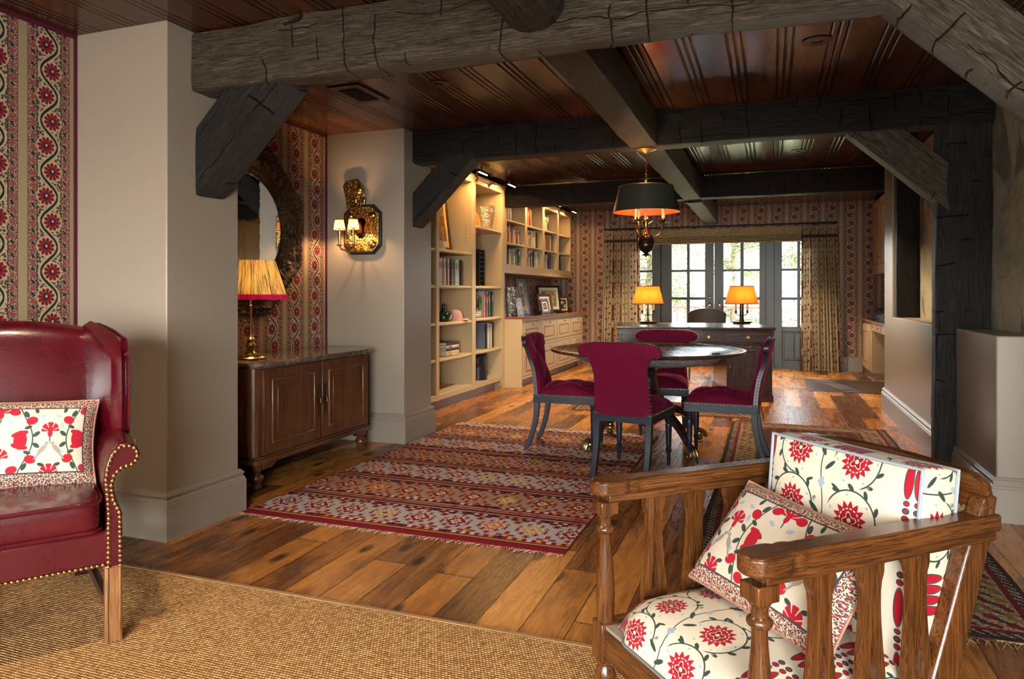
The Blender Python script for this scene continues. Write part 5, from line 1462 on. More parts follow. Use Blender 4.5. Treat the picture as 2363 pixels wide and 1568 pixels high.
# ------------------------------------------------------------------ picture lights over the shelves
def piclight(x,y,z,label,head_dir=1,on=True,power=9.,tgt=(-3.25,0,1.2)):
    p=put('picture_light',label,'picture light',(x,y,z))
    MB().box(0,-.03,-.05,.008,.03,.05).build('wall_plate',M['brass'],p,bevel=.003)
    d=head_dir
    MB().tube([(.008,0,0),(.03,.01*d,-.012),(.04,.07*d,-.006),(.06,.13*d,.06),(.10,.18*d,.085),(.15,.21*d,.06),(.165,.22*d,.02)],.006,8).build('arm',M['dkbrass'],p,smooth=True)
    h=MB(); n=12
    for k in range(n+1):
        a=PI*.0+PI*k/n; h.v.append((.175+.028*math.cos(a),.22*d-.14,-.002+.028*math.sin(a)))
    for k in range(n+1):
        a=PI*k/n; h.v.append((.175+.028*math.cos(a),.22*d+.14,-.002+.028*math.sin(a)))
    for k in range(n): h.face([k,k+1,n+2+k,n+1+k])
    h.face(list(range(n+1))); h.face(list(range(n+1,2*n+2)))
    hd=h.build('hood',M['iron'],p,smooth=True)
    MB().tube([(.175,.22*d-.12,-.004),(.175,.22*d+.12,-.004)],.009,10).build('lamp_tube',glow('tube_glow',(1.,.75,.42),1.8) if on else M['white'],hd,smooth=True)
    if on:
        l=lamp('picture_light_beam','AREA',(x+.175,y+.22*d,z-.016),power,(1.,.56,.21),(.03,.24)); 
        v=Vector((tgt[0],y+.1*d,tgt[2]))-Vector(l.location); l.rotation_euler=v.to_track_quat('-Z','Y').to_euler(); 
piclight(BX1+.0225,7.52,2.555,'black tubed picture light on the bookcase cornice, nearer end',-1,True,8.)
piclight(BX1+.0225,8.02,2.555,'black tubed picture light on the bookcase cornice beside the dark beam',1,True,8.)
piclight(UX1+.0205,9.35,2.575,'picture light over first bay of the hanging bookshelf',1,True,5.5)
piclight(UX1+.0205,10.25,2.575,'picture light over second bay of the hanging bookshelf',1,True,5.5)
piclight(UX1+.0205,11.2,2.575,'picture light over far end of the hanging bookshelf',1,True,6.)
# ------------------------------------------------------------------ desk
dk=empty('writing_desk',(-.79,8.19,0),R(11),'dark mahogany pedestal desk with leather top in front of the glazed doors','desk')
m=MB(); m.box(-.865,-.02,.795,.865,1.27,.812); m.box(-.875,-.03,.812,.875,1.28,.832); m.build('desk_top',mahog('x'),dk,bevel=.005)
MB().box(-.80,.05,.831,.80,1.20,.8335).build('leather_inset',plain('dark_green_leather_top',(.025,.032,.028),.22,0,.2,.2,40.),dk)
MB().box(-.85,.0,.64,.85,1.24,.795).build('frieze',mahog('x'),dk,bevel=.003)
for k,(a,b) in enumerate(((-.82,-.33),(-.31,.31),(.33,.82))):
    d=MB().box(a,-.010,.665,b,.0,.78).build('drawer',mahog('x'),dk,bevel=.004)
    e=MB(); e.box(a-.004,-.006,.661,b+.004,-.002,.784); e.build('cock_bead',mahog('x'),d)
    hx=[(a+b)/2] if k!=1 else [-.15,.15]
    for x in hx:
        n=MB().lathe([(.020,0),(.022,.004),(.012,.008),(.010,.016),(.018,.022),(.014,.028)],n=16); n.xf(Matrix.Translation((x,-.010,.722))@Matrix.Rotation(PI/2,4,'X')); n.build('ring_handle',M['brass'],d,smooth=True)
for s in (-1,1):
    x0,x1=(-.84,-.35) if s<0 else (.35,.84)
    p=MB().box(x0,.01,.07,x1,1.23,.64).build('pedestal',mahog('z'),dk,bevel=.003)
    m=MB(); m.box(x0-.012,-.002,0,x1+.012,1.242,.075); m.box(x0-.006,.004,.075,x1+.006,1.236,.09); m.build('plinth',mahog('x'),p,bevel=.004)
    q=MB(); a,b=x0+.05,x1-.05
    q.box(x0+.02,.0,.12,x1-.02,.01,.62); pd=q.build('cupboard_door',mahog('z'),p,bevel=.003)
    q=MB()
    for bx in ((a,b,.17,.185),(a,b,.565,.58),(a,a+.015,.17,.58),(b-.015,b,.17,.58)): q.box(bx[0],-.006,bx[2],bx[1],.002,bx[3])
    q.build('door_moulding',mahog('z'),pd,bevel=.003)
    k=MB().lathe([(.012,0),(.008,.012),(.013,.02),(.006,.026)],n=12); k.xf(Matrix.Translation((x0+.035,.0,.38))@Matrix.Rotation(PI/2,4,'X')); k.build('knob',M['dkbrass'],pd,smooth=True)
DT=Matrix.Translation((-.79,8.19,.8345))@Matrix.Rotation(R(11),4,'Z')
SHD=shade_mat('amber_panel_shade',(.72,.22,.03),.5)
for (lx,ly,sc_,lab,left) in ((-.49,.84,1.,'bouillotte lamp with amber shade on the left of the desk',1),(.672,1.02,1.04,'bouillotte lamp with amber shade on the right of the desk',0)):
    p=DT@Vector((lx,ly,0)); t=empty('desk_lamp',p,R(20),lab,'lamp','pair of amber desk lamps')
    m=MB(); m.box(-.09,-.07,0,.09,.07,.012); m.box(-.10,-.08,.012,.10,.08,.020); m.box(-.105,-.085,.020,.105,.085,.028); m.build('tray_base',M['dkbrass'],t,bevel=.004)
    lathe_obj('column',[(.03,.028),(.018,.045),(.010,.06),(.009,.12),(.016,.13),(.010,.14),(.008,.40),(.012,.41),(.004,.48)] if left else [(.035,.028),(.026,.05),(.024,.22),(.026,.40),(.004,.48)],t,M['dkbrass'],14)
    for s in (-1,1):
        a=MB(); a.tube([(0,0,.12),(s*.03,0,.10),(s*.06,0,.115),(s*.072,0,.13)],.005,7); a.lathe([(.006,.128),(.02,.132),(.012,.14),(.014,.16),(.016,.165)],s*.072,0,12)
        am=a.build('candle_arm',M['dkbrass'],t,smooth=True)
        MB().lathe([(.013,.165),(.013,.262)],s*.072,0,10).build('candle_sleeve',M['candle'],am,smooth=True)
        MB().lathe([(.008,.262),(.016,.285),(.012,.31),(.002,.325)],s*.072,0,10).build('bulb',M['bulb'],am,smooth=True)
        q=t.matrix_basis@Vector((s*.072,0,.30)); lamp('desk_lamp_glow','POINT',Matrix.Translation(p)@Matrix.Rotation(R(20),4,'Z')@Vector((s*.06,0,.36)),1.9,(1.,.60,.24),.02)
    sh=MB(); 
    def shp(u,v):
        a=2*PI*u; c,s=math.cos(a),math.sin(a); w=(.192+(.136-.192)*v)*sc_; d=(.125+(.085-.125)*v)*sc_
        X=math.copysign(abs(c)**.55,c)*w; Y=math.copysign(abs(s)**.55,s)*d; return (X,Y,.248+.222*v)
    sh.grid(shp,64,6,lambda u,v:(u,v),wrapu=True); so=sh.build('lamp_shade',SHD,t,smooth=True)
    for v,z in ((0,.248),(1,.47)):
        tr=MB(); pts=[Vector(shp(k/64,v)) for k in range(65)]; tr.tube(pts,.005,6,False); tr.build('shade_binding',plain('dark_binding',(.03,.02,.02),.7),so,smooth=True)
    rb_=MB()
    for k in range(12):
        u=k/12; rb_.tube([Vector(shp(u,0))*1.0,Vector(shp(u,1))],.0016,4,False)
    tag(rb_.build('shade_rib',plain('amber_rib',(.40,.18,.04),.7),so),kind='stuff')
w=put('desk_tray','small dark pen tray on the desk by the left lamp','tray',DT@Vector((-.28,1.0,0)),R(10)); m=MB(); m.box(-.06,-.03,0,.06,.03,.006); m.tube([(-.05,0,.012),(.06,.01,.012)],.004,6); m.build('tray',M['dkbrass'],w)
# ------------------------------------------------------------------ office chair behind the desk
oc=empty('office_chair',(-.83,10.42,0),R(6),'dark brown leather chair with curved top behind the desk','chair')
m=MB()
def ocb(off):
    return lambda u,v:((2*u-1)*(.275-.012*math.sin(v*PI)),.20+.10*v+off-.05*(1-(2*u-1)**2)*-1-.03,.44+(.555-.07*abs(2*u-1)**2.5)*v)
BL=plain('dark_brown_leather',(.030,.020,.015),.35,0,.2,.2)
m.grid(ocb(0),16,14); m.grid(ocb(.06),16,14,flip=True)
Wq=17; q=Wq*15
per=[j*Wq for j in range(15)]+[14*Wq+i for i in range(1,17)]+[j*Wq+16 for j in range(13,-1,-1)]
for k in range(len(per)-1): m.face([per[k],per[k+1],per[k+1]+q,per[k]+q])
m.build('backrest',BL,oc,smooth=True)
MB().box(-.27,-.26,.40,.27,.24,.49).build('seat',BL,oc,bevel=.03,seg=3)
n=MB()
for k in range(26): n.ball((-.265+k*.0212,-.263,.41),.006,6,4)
tag(n.build('nailhead_trim',M['brass'],oc,smooth=True),kind='stuff')
for s in (-1,1):
    for (y,dy) in ((-.22,-.02),(.20,.06)):
        MB().hexa([(s*.25-.012,y+dy-.012,.03),(s*.25+.012,y+dy-.012,.03),(s*.25+.012,y+dy+.012,.03),(s*.25-.012,y+dy+.012,.03)],[(s*.235-.02,y-.02,.40),(s*.235+.02,y-.02,.40),(s*.235+.02,y+.02,.40),(s*.235-.02,y+.02,.40)]).build('leg',mahog('z'),oc,bevel=.003)
        MB().ball((s*.25,y+dy,.016),.016,8,6).build('caster',M['brass'],oc,smooth=True)
# ------------------------------------------------------------------ curtains, rod, woven blind
cr=empty('curtain_rod',(-.85,12.0,2.318),0,'black iron curtain rod over the glazed doors','curtain rod')
m=MB(); m.tube([(-1.80,0,0),(1.80,0,0)],.013,10); m.build('rod',M['iron'],cr,smooth=True)
for s in (-1,1):
    MB().box(s*1.66-.01,0,-.015,s*1.66+.01,.148,.015).build('bracket',M['iron'],cr)
    MB().lathe([(.013,0),(.020,.008),(.020,.02),(.008,.03)],n=12).xf(Matrix.Translation((s*1.80,0,0))@Matrix.Rotation(s*PI/2,4,'Y')).build('finial',M['iron'],cr,smooth=True)
def curtain(x0,x1,xb0,xb1,label,nf,seed):
    c=empty('curtain',((x0+x1)/2,11.99,0),0,label,'curtain','printed curtains at the glazed doors')
    cx=(x0+x1)/2; r=random.Random(seed); ph=[r.uniform(0,6) for _ in range(4)]
    def f(u,v):
        a=(x0+(x1-x0)*u)-cx; b=(xb0+(xb1-xb0)*u)-cx; x=b+(a-b)*v
        amp=.045*(1-.35*v) if v<.93 else .026
        y=amp*math.sin(2*PI*nf*u+.5*math.sin(2*PI*u*2+ph[0]))+.012*math.sin(2*PI*nf*.5*u+ph[1])
        x+=.010*math.sin(4*PI*nf*u+ph[2])*(1-v)
        return (x,y-.01,.006+2.275*v)
    m=MB(); m.grid(f,nf*14,40,lambda u,v:(u*1.35,2.28*v)); m.build('drape',M['curtain'],c,smooth=True)
    h=MB(); h.grid(lambda u,v:(f(u,.915+.022*v)[0],f(u,.915+.022*v)[1]-.004,f(u,.915+.022*v)[2]),nf*14,2); h.build('tape_band',plain('dark_curtain_tape',(.10,.045,.035),.8),c,smooth=True)
    g=MB()
    for k in range(nf+1):
        u=min(.999,(k+.0)/nf); p=f(u,1.0)
        pts=[(p[0]+.0,.01+.022*math.cos(2*PI*t/12),2.318+.022*math.sin(2*PI*t/12)) for t in range(13)]
        rg=MB().tube(pts,.0028,5,False).build('curtain_ring',M['iron'],c,smooth=True)
    return c
curtain(-2.66,-2.06,-2.72,-2.02,'printed cream and red curtain at the left of the glazed doors',12,1)
curtain(.475,.985,.465,1.07,'printed cream and red curtain at the right of the glazed doors',13,2)
bl=empty('roman_blind',(-.82,12.09,2.04),0,'woven straw roman blind gathered up above the glazed doors','blind')
def blind_mat():
    g=G('woven_straw'); c=g.coord('Object'); x,y,z=g.sep(c); n=g.noise(g.mp(c,sca=(6,6,160)),1.5,3.,.6); k=g.noise(g.mp(c,sca=(30,1,40)),1.,2.)
    col=g.ramp(n,[(.3,(.12,.085,.035)),(.6,(.33,.25,.11)),(.8,(.5,.4,.2))]); return g.surf(g.pbr(g.mix(k.above(.62,.05)*.5,col,(.6,.5,.3)),.7,bump=g.bump(n,.5,.003)))
m=MB(); prof=[(.0,.25),(.0,.115),(-.02,.105),(-.028,.085),(-.012,.078),(-.030,.066),(-.036,.048),(-.016,.040),(-.036,.028),(-.040,.010),(-.02,.0),(.005,.0),(.005,.25)]
m.prism([(y,z) for y,z in prof],'x',-1.42,1.45); m.build('blind_cloth',blind_mat(),bl,bevel=.003)
# ------------------------------------------------------------------ right-hand cabinets of the office
rc=empty('kneehole_cabinet',(1.34,11.4,0),0,'cream base cupboard with red-lined door beside the right curtain','cabinet')
MB().box(.0,-.43,.10,.40,.45,.80).build('carcass',M['cream'],rc,bevel=.003)
MB().box(.03,-.43,0,.40,.45,.10).build('plinth',M['trim'],rc)
d=MB().box(-.016,-.36,.13,.0,.40,.77).build('door',M['cream'],rc,bevel=.003)
q=MB()
for bx in ((-.27,.31,.22,.232),(-.27,.31,.66,.672),(-.27,-.258,.22,.672),(.298,.31,.22,.672)): q.box(-.020,bx[0],bx[2],-.014,bx[1],bx[3])
q.build('red_beading',M['redline'],d)
MB().tube([(-.016,.33,.66),(-.045,.33,.66),(-.045,.33,.60),(-.016,.33,.60)],.005,6).build('handle',M['chrome'],d,smooth=True)
ds=empty('kneehole_counter',(1.34,10.3,0),0,'dark topped right-hand counter with small red-lined drawers over a kneehole','counter')
MB().box(-.025,-.78,.815,.40,1.80,.842).build('counter_top',plain('polished_dark_granite',(.02,.018,.018),.06,0,.3,.3,30.),ds,bevel=.004)
MB().box(-.03,-.78,.820,-.025,1.80,.838).build('red_edge',plain('red_edge',(.38,.08,.05),.4),ds)
MB().box(.0,-.78,.70,.40,.665,.814).build('drawer_rail',M['cream'],ds)
for k in range(2):
    y=.42-k*.5; q=MB().box(-.006,y-.22,.715,.002,y+.22,.80).build('drawer',M['cream'],ds,bevel=.002)
    b=MB()
    for bx in ((y-.19,y+.19,.728,.734),(y-.19,y+.19,.780,.786),(y-.19,y-.18,.728,.786),(y+.18,y+.19,.728,.786)): b.box(-.009,bx[0],bx[2],-.005,bx[1],bx[3])
    b.build('red_beading',M['redline'],q); MB().box(-.022,y-.01,.748,-.006,y+.01,.766).build('knob',M['redline'],q,bevel=.003)
MB().box(.0,-.78,.0,.40,-.74,.70).build('side_panel',M['cream'],ds)
uc=empty('wall_cabinet',(1.5,11.3,1.5),0,'tall cream wall cabinet with red lining above the right-hand counter','cabinet')
MB().box(0,-.80,.0,.24,.80,1.10).build('carcass',M['cream'],uc,bevel=.003)
for a,b in ((-.76,-.02),(.02,.76)):
    d=MB().box(-.016,a,.03,.0,b,1.07).build('door',M['cream'],uc,bevel=.003); q=MB()
    for bx in ((a+.09,b-.09,.13,.142),(a+.09,b-.09,.96,.972),(a+.09,a+.102,.13,.97),(b-.102,b-.09,.13,.97)): q.box(-.020,bx[0],bx[2],-.014,bx[1],bx[3])
    q.build('red_beading',M['redline'],d); y=b-.04 if a<0 else a+.70
    MB().tube([(-.016,y,.34),(-.05,y,.34),(-.05,y,.24),(-.016,y,.24)],.006,6).build('handle',M['chrome'],d,smooth=True)
u2=copy_tree(uc); u2.location=(1.5,9.66,1.5); u2['label']='second cream wall cabinet over the right-hand counter, seen in the octagonal mirror'
bg_=empty('soft_bag',(1.56,11.35,.843),0,'crumpled black bag heaped on the right-hand counter','bag')
m=MB(); m.grid(lambda u,v:(.15*math.cos(v*PI/2)**.5*math.cos(2*PI*u)*(1+.2*mn.noise(Vector((u*6,v*3,1)))),.42*math.cos(v*PI/2)**.5*math.sin(2*PI*u)*(1+.25*mn.noise(Vector((math.sin(2*PI*u)*3,v*3,2)))),.13*math.sin(v*PI/2)*(1+.7*mn.noise(Vector((math.cos(2*PI*u)*4,v*4,3))))),30,14,wrapu=True); m.build('bag_body',plain('black_nylon',(.008,.008,.010),.45),bg_,smooth=True)
MB().tube([(-.05,-.3,.07),(-.10,-.1,.13),(-.08,.1,.15),(-.04,.25,.07)],.010,7).build('handle',M['black'],bg_,smooth=True)

# ------------------------------------------------------------------ oak and cane armchair, right foreground
AO=Matrix.Translation((-.214,1.769,.0125))@Matrix.Rotation(R(-47.3),4,'Z')
ac=empty('oak_armchair',(-.214,1.769,.0125),R(-47.3),'brown oak low armchair with cane back and pierced side slats, right foreground','armchair')
OZ,OY,OX=oak('z'),oak('y'),oak('x')
PP=[(.024,.255),(.026,.30),(.027,.335),(.025,.38),(.021,.43),(.0175,.47),(.0165,.495),(.017,.508),(.025,.514),(.027,.520),(.025,.527),(.018,.533),(.017,.545),(.020,.556),(.024,.560),(.024,.566)]
for s in (-1,1):
    p=MB(); p.lathe(PP,s*.31,-.02,24,cap=False); fp=p.build('front_post',OZ,ac,smooth=True)
    MB().cbox(s*.31,-.02,.583,.056,.056,.036).build('post_cap',OZ,fp,bevel=.003)
    MB().cbox(s*.31,-.02,.205,.058,.058,.11).build('post_block',OZ,fp,bevel=.005)
    MB().lathe([(.018,0),(.021,.006),(.017,.02),(.024,.05),(.030,.085),(.031,.105),(.024,.128),(.020,.136),(.026,.142),(.026,.150)],s*.31,-.02,22).build('leg',OZ,ac,smooth=True)
    # arm: broad rounded hand-rest, a notch, then a long tapering board
    pl=[]
    for k in range(13):
        a=PI+PI*k/12; pl.append((.043*math.cos(a),-.022+.043*math.sin(a)))
    pl+=[(.043,.012),(.041,.03),(.034,.040),(.038,.052),(.037,.07),(.030,.082),(.031,.10),(.031,.69),(-.031,.69),(-.031,.10),(-.030,.082),(-.037,.07),(-.038,.052),(-.034,.040),(-.041,.03),(-.043,.012)]
    m=MB(); m.prism([(s*.31+x,y) for x,y in pl],'z',.620,.662); ar=m.build('armrest',OY,ac,bevel=.008,seg=3)
    MB().cbox(s*.31,.33,.609,.046,.70,.022).build('arm_rail',OY,ar,bevel=.003)
    # three pierced slats
    for y in (.142,.287,.432):
        rows=[(.20,.030,0),(.262,.034,0),(.29,.0375,.0),(.297,.038,.007),(.31,.039,.0125),(.33,.039,.0145),(.36,.036,.0125),(.40,.031,.008),(.44,.027,.0035),(.462,.025,.0),(.50,.0235,0),(.535,.024,0),(.555,.027,0),(.567,.032,0),(.575,.034,0),(.600,.034,0)]
        m=MB(); x0,x1=s*.31-.011,s*.31+.011
        for (z0,w0,h0),(z1,w1,h1) in zip(rows,rows[1:]):
            for sg in (-1,1):
                a=[(y+sg*h0,z0),(y+sg*w0,z0),(y+sg*w1,z1),(y+sg*h1,z1)]
                b=m.add([(x0,*q) for q in a]+[(x1,*q) for q in a])
                m.face([b,b+1,b+2,b+3]); m.face([b+7,b+6,b+5,b+4]); m.face([b+1,b+5,b+6,b+2])
                if h0>0 or h1>0: m.face([b,b+3,b+7,b+4])
        m.build('slat',OZ,ac,weld=True)
    MB().cbox(s*.31,.25,.225,.036,.50,.07).build('side_rail',OY,ac,bevel=.004)
    # raked back post, curving forward into a straight leg
    g=MB(); K=16
    for k in range(K+1):
        t=k/K; z=.0+.703*t
        yc=.50+.19*max(0,(z-.28))/.48 if z>.28 else .50+.02*((.28-z)/.28)
        d=.046-.012*max(0,(z-.28)/.5); w=.021
        if z>.60: d-=.013*((z-.60)/.10)
        b1=g.add([(s*.31-w,yc-d,z),(s*.31+w,yc-d,z),(s*.31+w,yc+d,z),(s*.31-w,yc+d,z)])
        if k:
            for i in range(4): i2=(i+1)%4; g.face([b0+i,b0+i2,b1+i2,b1+i])
        else: g.face([b1+i for i in range(4)][::-1])
        b0=b1
    g.face([b0+i for i in range(4)]); g.build('back_post',OZ,ac,bevel=.006)
def lean(z): return .50+.19*max(0,(z-.28))/.48
tr=MB(); K=24
def crest(x): return .729+.018*(1-(x/.31)**2)
for k in range(K+1):
    x=-.333+.666*k/K; e=max(0,(abs(x)-.285)/.048); zt=crest(x)+.012-.060*e*e; zb=.675; yc=.685
    b1=tr.add([(x,lean(zb)-.022,zb),(x,lean(zb)+.022,zb),(x,lean(zt)+.020,zt),(x,lean(zt)-.018,zt)])
    if k:
        for i in range(4): i2=(i+1)%4; tr.face([b0+i,b0+i2,b1+i2,b1+i])
    else: tr.face([b1+i for i in range(4)])
    b0=b1
tr.face([b0+i for i in range(4)][::-1]); tr.build('top_rail',OX,ac,bevel=.007)
MB().box(-.30,.475,.235,.30,.525,.30).build('back_rail',OX,ac,bevel=.004)
MB().cbox(0,-.02,.205,.58,.04,.085).build('front_rail',OX,ac,bevel=.005)
cn=MB()
for yo,fl in ((-.006,False),(.006,True)):
    cn.grid(lambda u,v:(-.285+.57*u,lean(.29+.395*v)+yo,.29+.395*v),2,8,lambda u,v:(.57*u,.44*v),flip=fl)
cn.build('cane_panel',M['cane'],ac)
# upholstered seat
def seatpad():
    m=MB(); N=34; x0,x1,y0,y1=-.292,.292,-.040,.505
    def f(u,v):
        a,b=2*u-1,2*v-1; e=(max(0,1-abs(a)**7)**.42)*(max(0,1-abs(b)**7)**.42)
        notch=max(0,1-((1-abs(a))*2.6)**2)*max(0,1-((v)*5.0)**2)
        return (a*(.292)*(1-.10*notch),y0+(y1-y0)*v+.03*notch,.252+.080*e+.034*(1-a*a)*(1-b*b)*1.0)
    def suv(u,v):
        a,b=2*u-1,2*v-1; ea=max(0,1-abs(a)**7)**.42; eb=max(0,1-abs(b)**7)**.42; sg=lambda q:1 if q>0 else -1
        return (.584*u+.055+sg(a)*.08*(1-ea),.545*v+.10+sg(b)*.08*(1-eb))
    m.grid(f,N,N,suv)
    o=m.build('seat',M['suz'],ac,smooth=True)
    sk=MB(); pts=[f(k/N,0) for k in range(N+1)]+[f(1,k/N) for k in range(1,N+1)]+[f(0,k/N) for k in range(N,0,-1)][::-1][:0]
    tr=MB(); tr.tube([(p[0],p[1]-.003,p[2]+.002) for p in [f(k/N,0) for k in range(N+1)]],.0042,6); 
    tr.tube([(p[0]+.003,p[1],p[2]+.002) for p in [f(1,k/N) for k in range(N+1)]],.0055,6); tr.tube([(p[0]-.003,p[1],p[2]+.002) for p in [f(0,k/N) for k in range(N+1)]],.0055,6)
    tr.build('gimp_braid',plain('grey_braid',(.13,.14,.14),.8),o,smooth=True)
    MB().box(-.285,-.035,.235,.285,.50,.256).build('seat_base',plain('webbing',(.25,.2,.14),.9),ac)
seatpad()
# loose box back cushion, leaning on the cane
def boxcushion():
    w,hh,t=.482,.47,.125; m=MB(); nu,nv=26,26
    def face(s):
        def f(u,v):
            a,b=2*u-1,2*v-1; e=(1-a**4)*(1-b**4)
            return (a*w/2*(1-.012*(1-b*b)),b*hh/2*(1-.012*(1-a*a)),s*(t/2+.026*e))
        return f
    m.grid(face(1),nu,nv,lambda u,v:(w*u+.09,hh*v+.072)); m.grid(face(-1),nu,nv,lambda u,v:(w*u,hh*v),flip=True)
    A,B=face(1),face(-1)
    side=[]
    for k in range(104):
        q=k/26; s=int(q); r=q-s; side.append([(r,0),(1,r),(1-r,1),(0,1-r)][s])
    per=0.
    for k in range(104):
        (u0,v0),(u1,v1)=side[k],side[(k+1)%104]
        p0,p1,q0,q1=A(u0,v0),A(u1,v1),B(u0,v0),B(u1,v1); L=(Vector(p1)-Vector(p0)).length
        bl=lambda P,Q,tt:tuple(Vector(P).lerp(Vector(Q),tt)+Vector((P[0],P[1],0)).normalized()*.008*math.sin(PI*tt))
        for tt in range(4):
            b=m.add([bl(p0,q0,tt/4),bl(p1,q1,tt/4),bl(p1,q1,(tt+1)/4),bl(p0,q0,(tt+1)/4)])
            U=lambda d,e:(.437+per+d,.17+e*.125)
            m.face([b,b+1,b+2,b+3],[U(0,tt/4),U(L,tt/4),U(L,(tt+1)/4),U(0,(tt+1)/4)])
        per+=L
    o=m.build('box_cushion',M['suz'],smooth=True,weld=True,bevel=.012,seg=3)
    for F_ in (A,B):
        pts=[F_(*s) for s in side]; pts.append(pts[0]); MB().tube(pts,.0045,6,False).build('piping',plain('pale_blue_cord',(.28,.33,.37),.7),o,smooth=True)
    return o
bx=boxcushion(); tag(bx,'cream box cushion with red embroidered suns against the cane chair back','cushion')
bx.matrix_world=AO@Matrix.Translation((.048,.523,.535))@Matrix.Rotation(R(90-6),4,'X')
pw=pillow('throw_pillow',.49,.325,.13,suzani_pillow('vine_and_bird_linen_b',.49,.325),AO@Matrix.Translation((.038,.300,.500))@Matrix.Rotation(R(3),4,'Y')@Matrix.Rotation(R(51),4,'X'),'cream throw pillow with red flowers and birds on the seat of the oak armchair',seed=9)
# ------------------------------------------------------------------ outside, sky, lights, camera
sc.world=bpy.data.worlds.new('sky'); sc.world.use_nodes=True
nt=sc.world.node_tree; nt.nodes.clear()
sk=nt.nodes.new('ShaderNodeTexSky')
try: sk.sky_type='NISHITA'
except Exception: pass
sk.sun_elevation=R(38); sk.sun_rotation=R(150); sk.sun_disc=False; sk.air_density=1.; sk.dust_density=2.5
hs=nt.nodes.new('ShaderNodeHueSaturation'); hs.inputs['Saturation'].default_value=.45
bg=nt.nodes.new('ShaderNodeBackground'); bg.inputs[1].default_value=2.4
ow=nt.nodes.new('ShaderNodeOutputWorld')
nt.links.new(sk.outputs[0],hs.inputs['Color']); nt.links.new(hs.outputs[0],bg.inputs[0]); nt.links.new(bg.outputs[0],ow.inputs[0])
# balcony rail and trees beyond the doors
rl=empty('balcony_railing',(0,14.0,0),0,'thin metal balcony railing outside the glazed doors','railing')
MB().box(-4,-.03,.93,3,.03,.97).build('top_rail',plain('weathered_rail',(.30,.17,.12),.6),rl)
MB().box(-4,-.02,.08,3,.02,.11).build('bottom_rail',plain('weathered_rail',(.30,.17,.12),.6),rl)
for i in range(40):
    MB().box(-3.9+i*.17,-.008,.1,-3.884+i*.17,.008,.94).build('baluster',plain('weathered_rail',(.30,.17,.12),.6),rl)
struct(MB().box(-6,12.36,-.12,6,14.2,-.02).build('floor_balcony',plain('terrace_stone',(.45,.42,.38),.8)))
struct(MB().box(-40,14.2,-4.2,40,80,-4).build('floor_ground',plain('dry_lawn',(.20,.22,.10),.9)))
g=G('tree_leaves'); gi=g.node('ShaderNodeObjectInfo'); lf=g.white(g.mp(g.coord('Object'),sca=(6,6,6)))
lc=g.ramp(g.noise(g.coord('Object'),2.,2.),[(.3,(.07,.11,.022)),(.55,(.16,.20,.045)),(.75,(.28,.26,.07))])
tr=g.node('ShaderNodeBsdfTranslucent'); g.put(tr.inputs[0],lc); ms=g.node('ShaderNodeMixShader'); ms.inputs[0].default_value=.5
g.put(ms.inputs[1],g.pbr(lc,.6)); g.put(ms.inputs[2],E(g,tr.outputs[0])); LEAF=g.surf(E(g,ms.outputs[0]))
BARK=plain('tree_bark',(.10,.075,.055),.9)
def tree(x,y,ht,seed,label):
    r=random.Random(seed); t=empty('garden_tree',(x,y,-4),0,label,'tree','trees beyond the balcony')
    br=MB(); br.tube([(0,0,0),(.1,0,ht*.3),(.05,.1,ht*.6),(.2,0,ht)],[.16,.12,.08,.02],8)
    lv=MB()
    for i in range(84):
        z=ht*(.25+.75*r.random()); a=r.random()*2*PI; L=(.9+1.35*r.random())*(1.1-.5*z/ht)
        p0=Vector((.08,.03,z)); pts=[p0]
        d=Vector((math.cos(a),math.sin(a),.25-.5*r.random()))
        for s in range(5): d=(d+Vector((r.uniform(-.25,.25),r.uniform(-.25,.25),r.uniform(-.2,.12)))).normalized(); pts.append(pts[-1]+d*L/5)
        br.tube(pts,[.022,.018,.014,.01,.007,.004],5,False)
        for s in range(1,6):
            for q in range(38):
                c=pts[s]+Vector((r.gauss(0,.20),r.gauss(0,.20),r.gauss(0,.14))); l=.07+.07*r.random()
                u=Vector((r.uniform(-1,1),r.uniform(-1,1),r.uniform(-1,.3))).normalized()*l; w=u.cross(Vector((r.random(),r.random(),1))).normalized()*l*.3
                b=lv.add([c-u*.5,c+w*.5,c+u*.5,c-w*.5]); lv.face([b,b+1,b+2,b+3])
    br.build('branches',BARK,t,smooth=True); tag(lv.build('foliage',LEAF,t),kind='stuff')
tree(-2.95,18.0,8.4,1,'leafy garden tree beyond the balcony behind the left glazed door')
tree(1.15,18.6,8.6,2,'leafy garden tree beyond the balcony behind the right glazed door and far pane')
tree(-1.2,24.5,9.6,3,'furthest leafy garden tree, glimpsed in the middle between the two nearer trees')
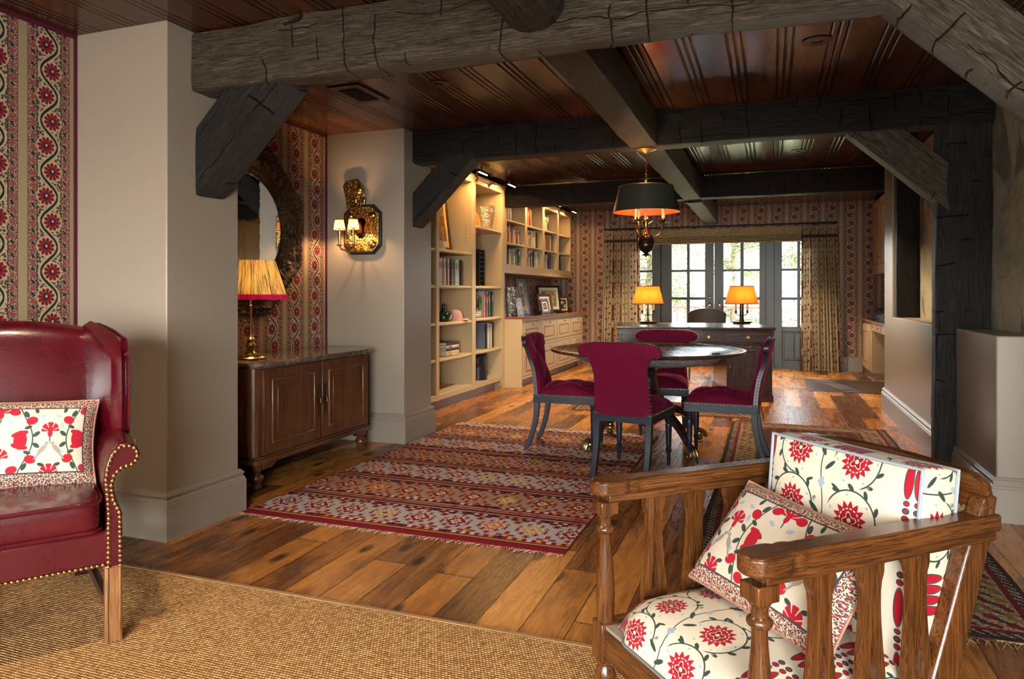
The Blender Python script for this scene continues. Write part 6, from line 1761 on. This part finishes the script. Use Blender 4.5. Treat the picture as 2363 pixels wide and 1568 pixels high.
# daylight at the windows, lamps in the room
DAY=(.86,.93,1.0)
lamp('daylight_doors','AREA',(-.8,14.9,4.3),700,DAY,(4.5,2.6),(R(-52),0,0))
lamp('daylight_back_left','AREA',(-1.8,-3.6,1.35),120,(1.,.95,.88),(1.8,1.9),(PI/2,0,0))
lamp('daylight_back_right','AREA',(.85,-3.6,1.35),310,(.93,.96,1.0),(2.1,1.9),(PI/2,0,0))
sun=lamp('sun','SUN',(0,30,20),2.2,(1.,.93,.8),R(.6)); sun.rotation_euler=Vector((.25,-1,-.62)).to_track_quat('-Z','Y').to_euler()
WARM=(1.,.70,.38)
for (x,y,e) in ((-1.85,1.30,80),(.4,.6,50),(-2.0,1.9,22),(.3,3.4,18)):
    if e>30:
        d=empty('downlight',(x,y,2.539),0,'recessed downlight %s the viewer over the woven rug'%('left of' if x<0 else 'right above'),'downlight')
        MB().lathe([(.075,0),(.075,-.004),(.030,-.006),(.026,.006)],n=24,cap=False).build('trim_ring',plain('bronze_ring',(.06,.03,.016),.35,.4),d,smooth=True)
        MB().lathe([(.027,.008),(.027,.009)],n=16).build('bulb',M['bulb'],d)
        lamp('downlight_beam','SPOT',(x,y,2.51),e,(1.,.78,.52),.04,(0,0,0),spot_size=R(120),spot_blend=.7)
cam=bpy.data.cameras.new('camera'); co=bpy.data.objects.new('camera',cam); COL.objects.link(co)
F=1630.; cam.sensor_fit='HORIZONTAL'; cam.sensor_width=36.; cam.lens=F/2363*36.
cam.shift_y=-(784.-680.)/2363; cam.shift_x=0.
co.location=(0,0,1.2); co.rotation_euler=(PI/2,0,math.atan(593.5/1630.))
cam.clip_start=.05; cam.clip_end=200
sc.camera=co
vs=sc.view_settings; vs.view_transform='Standard'; vs.look='None'; vs.gamma=1.; vs.use_curve_mapping=False; vs.exposure=.62
cy=sc.cycles; cy.use_denoising=True; cy.max_bounces=6; cy.diffuse_bounces=3; cy.glossy_bounces=2; cy.transmission_bounces=5; cy.transparent_max_bounces=8
cy.caustics_reflective=False; cy.caustics_refractive=False; cy.sample_clamp_indirect=4.; cy.sample_clamp_direct=0.
cy.use_adaptive_sampling=True; cy.adaptive_threshold=.06; cy.adaptive_min_samples=20
try: cy.use_light_tree=True
except Exception: pass
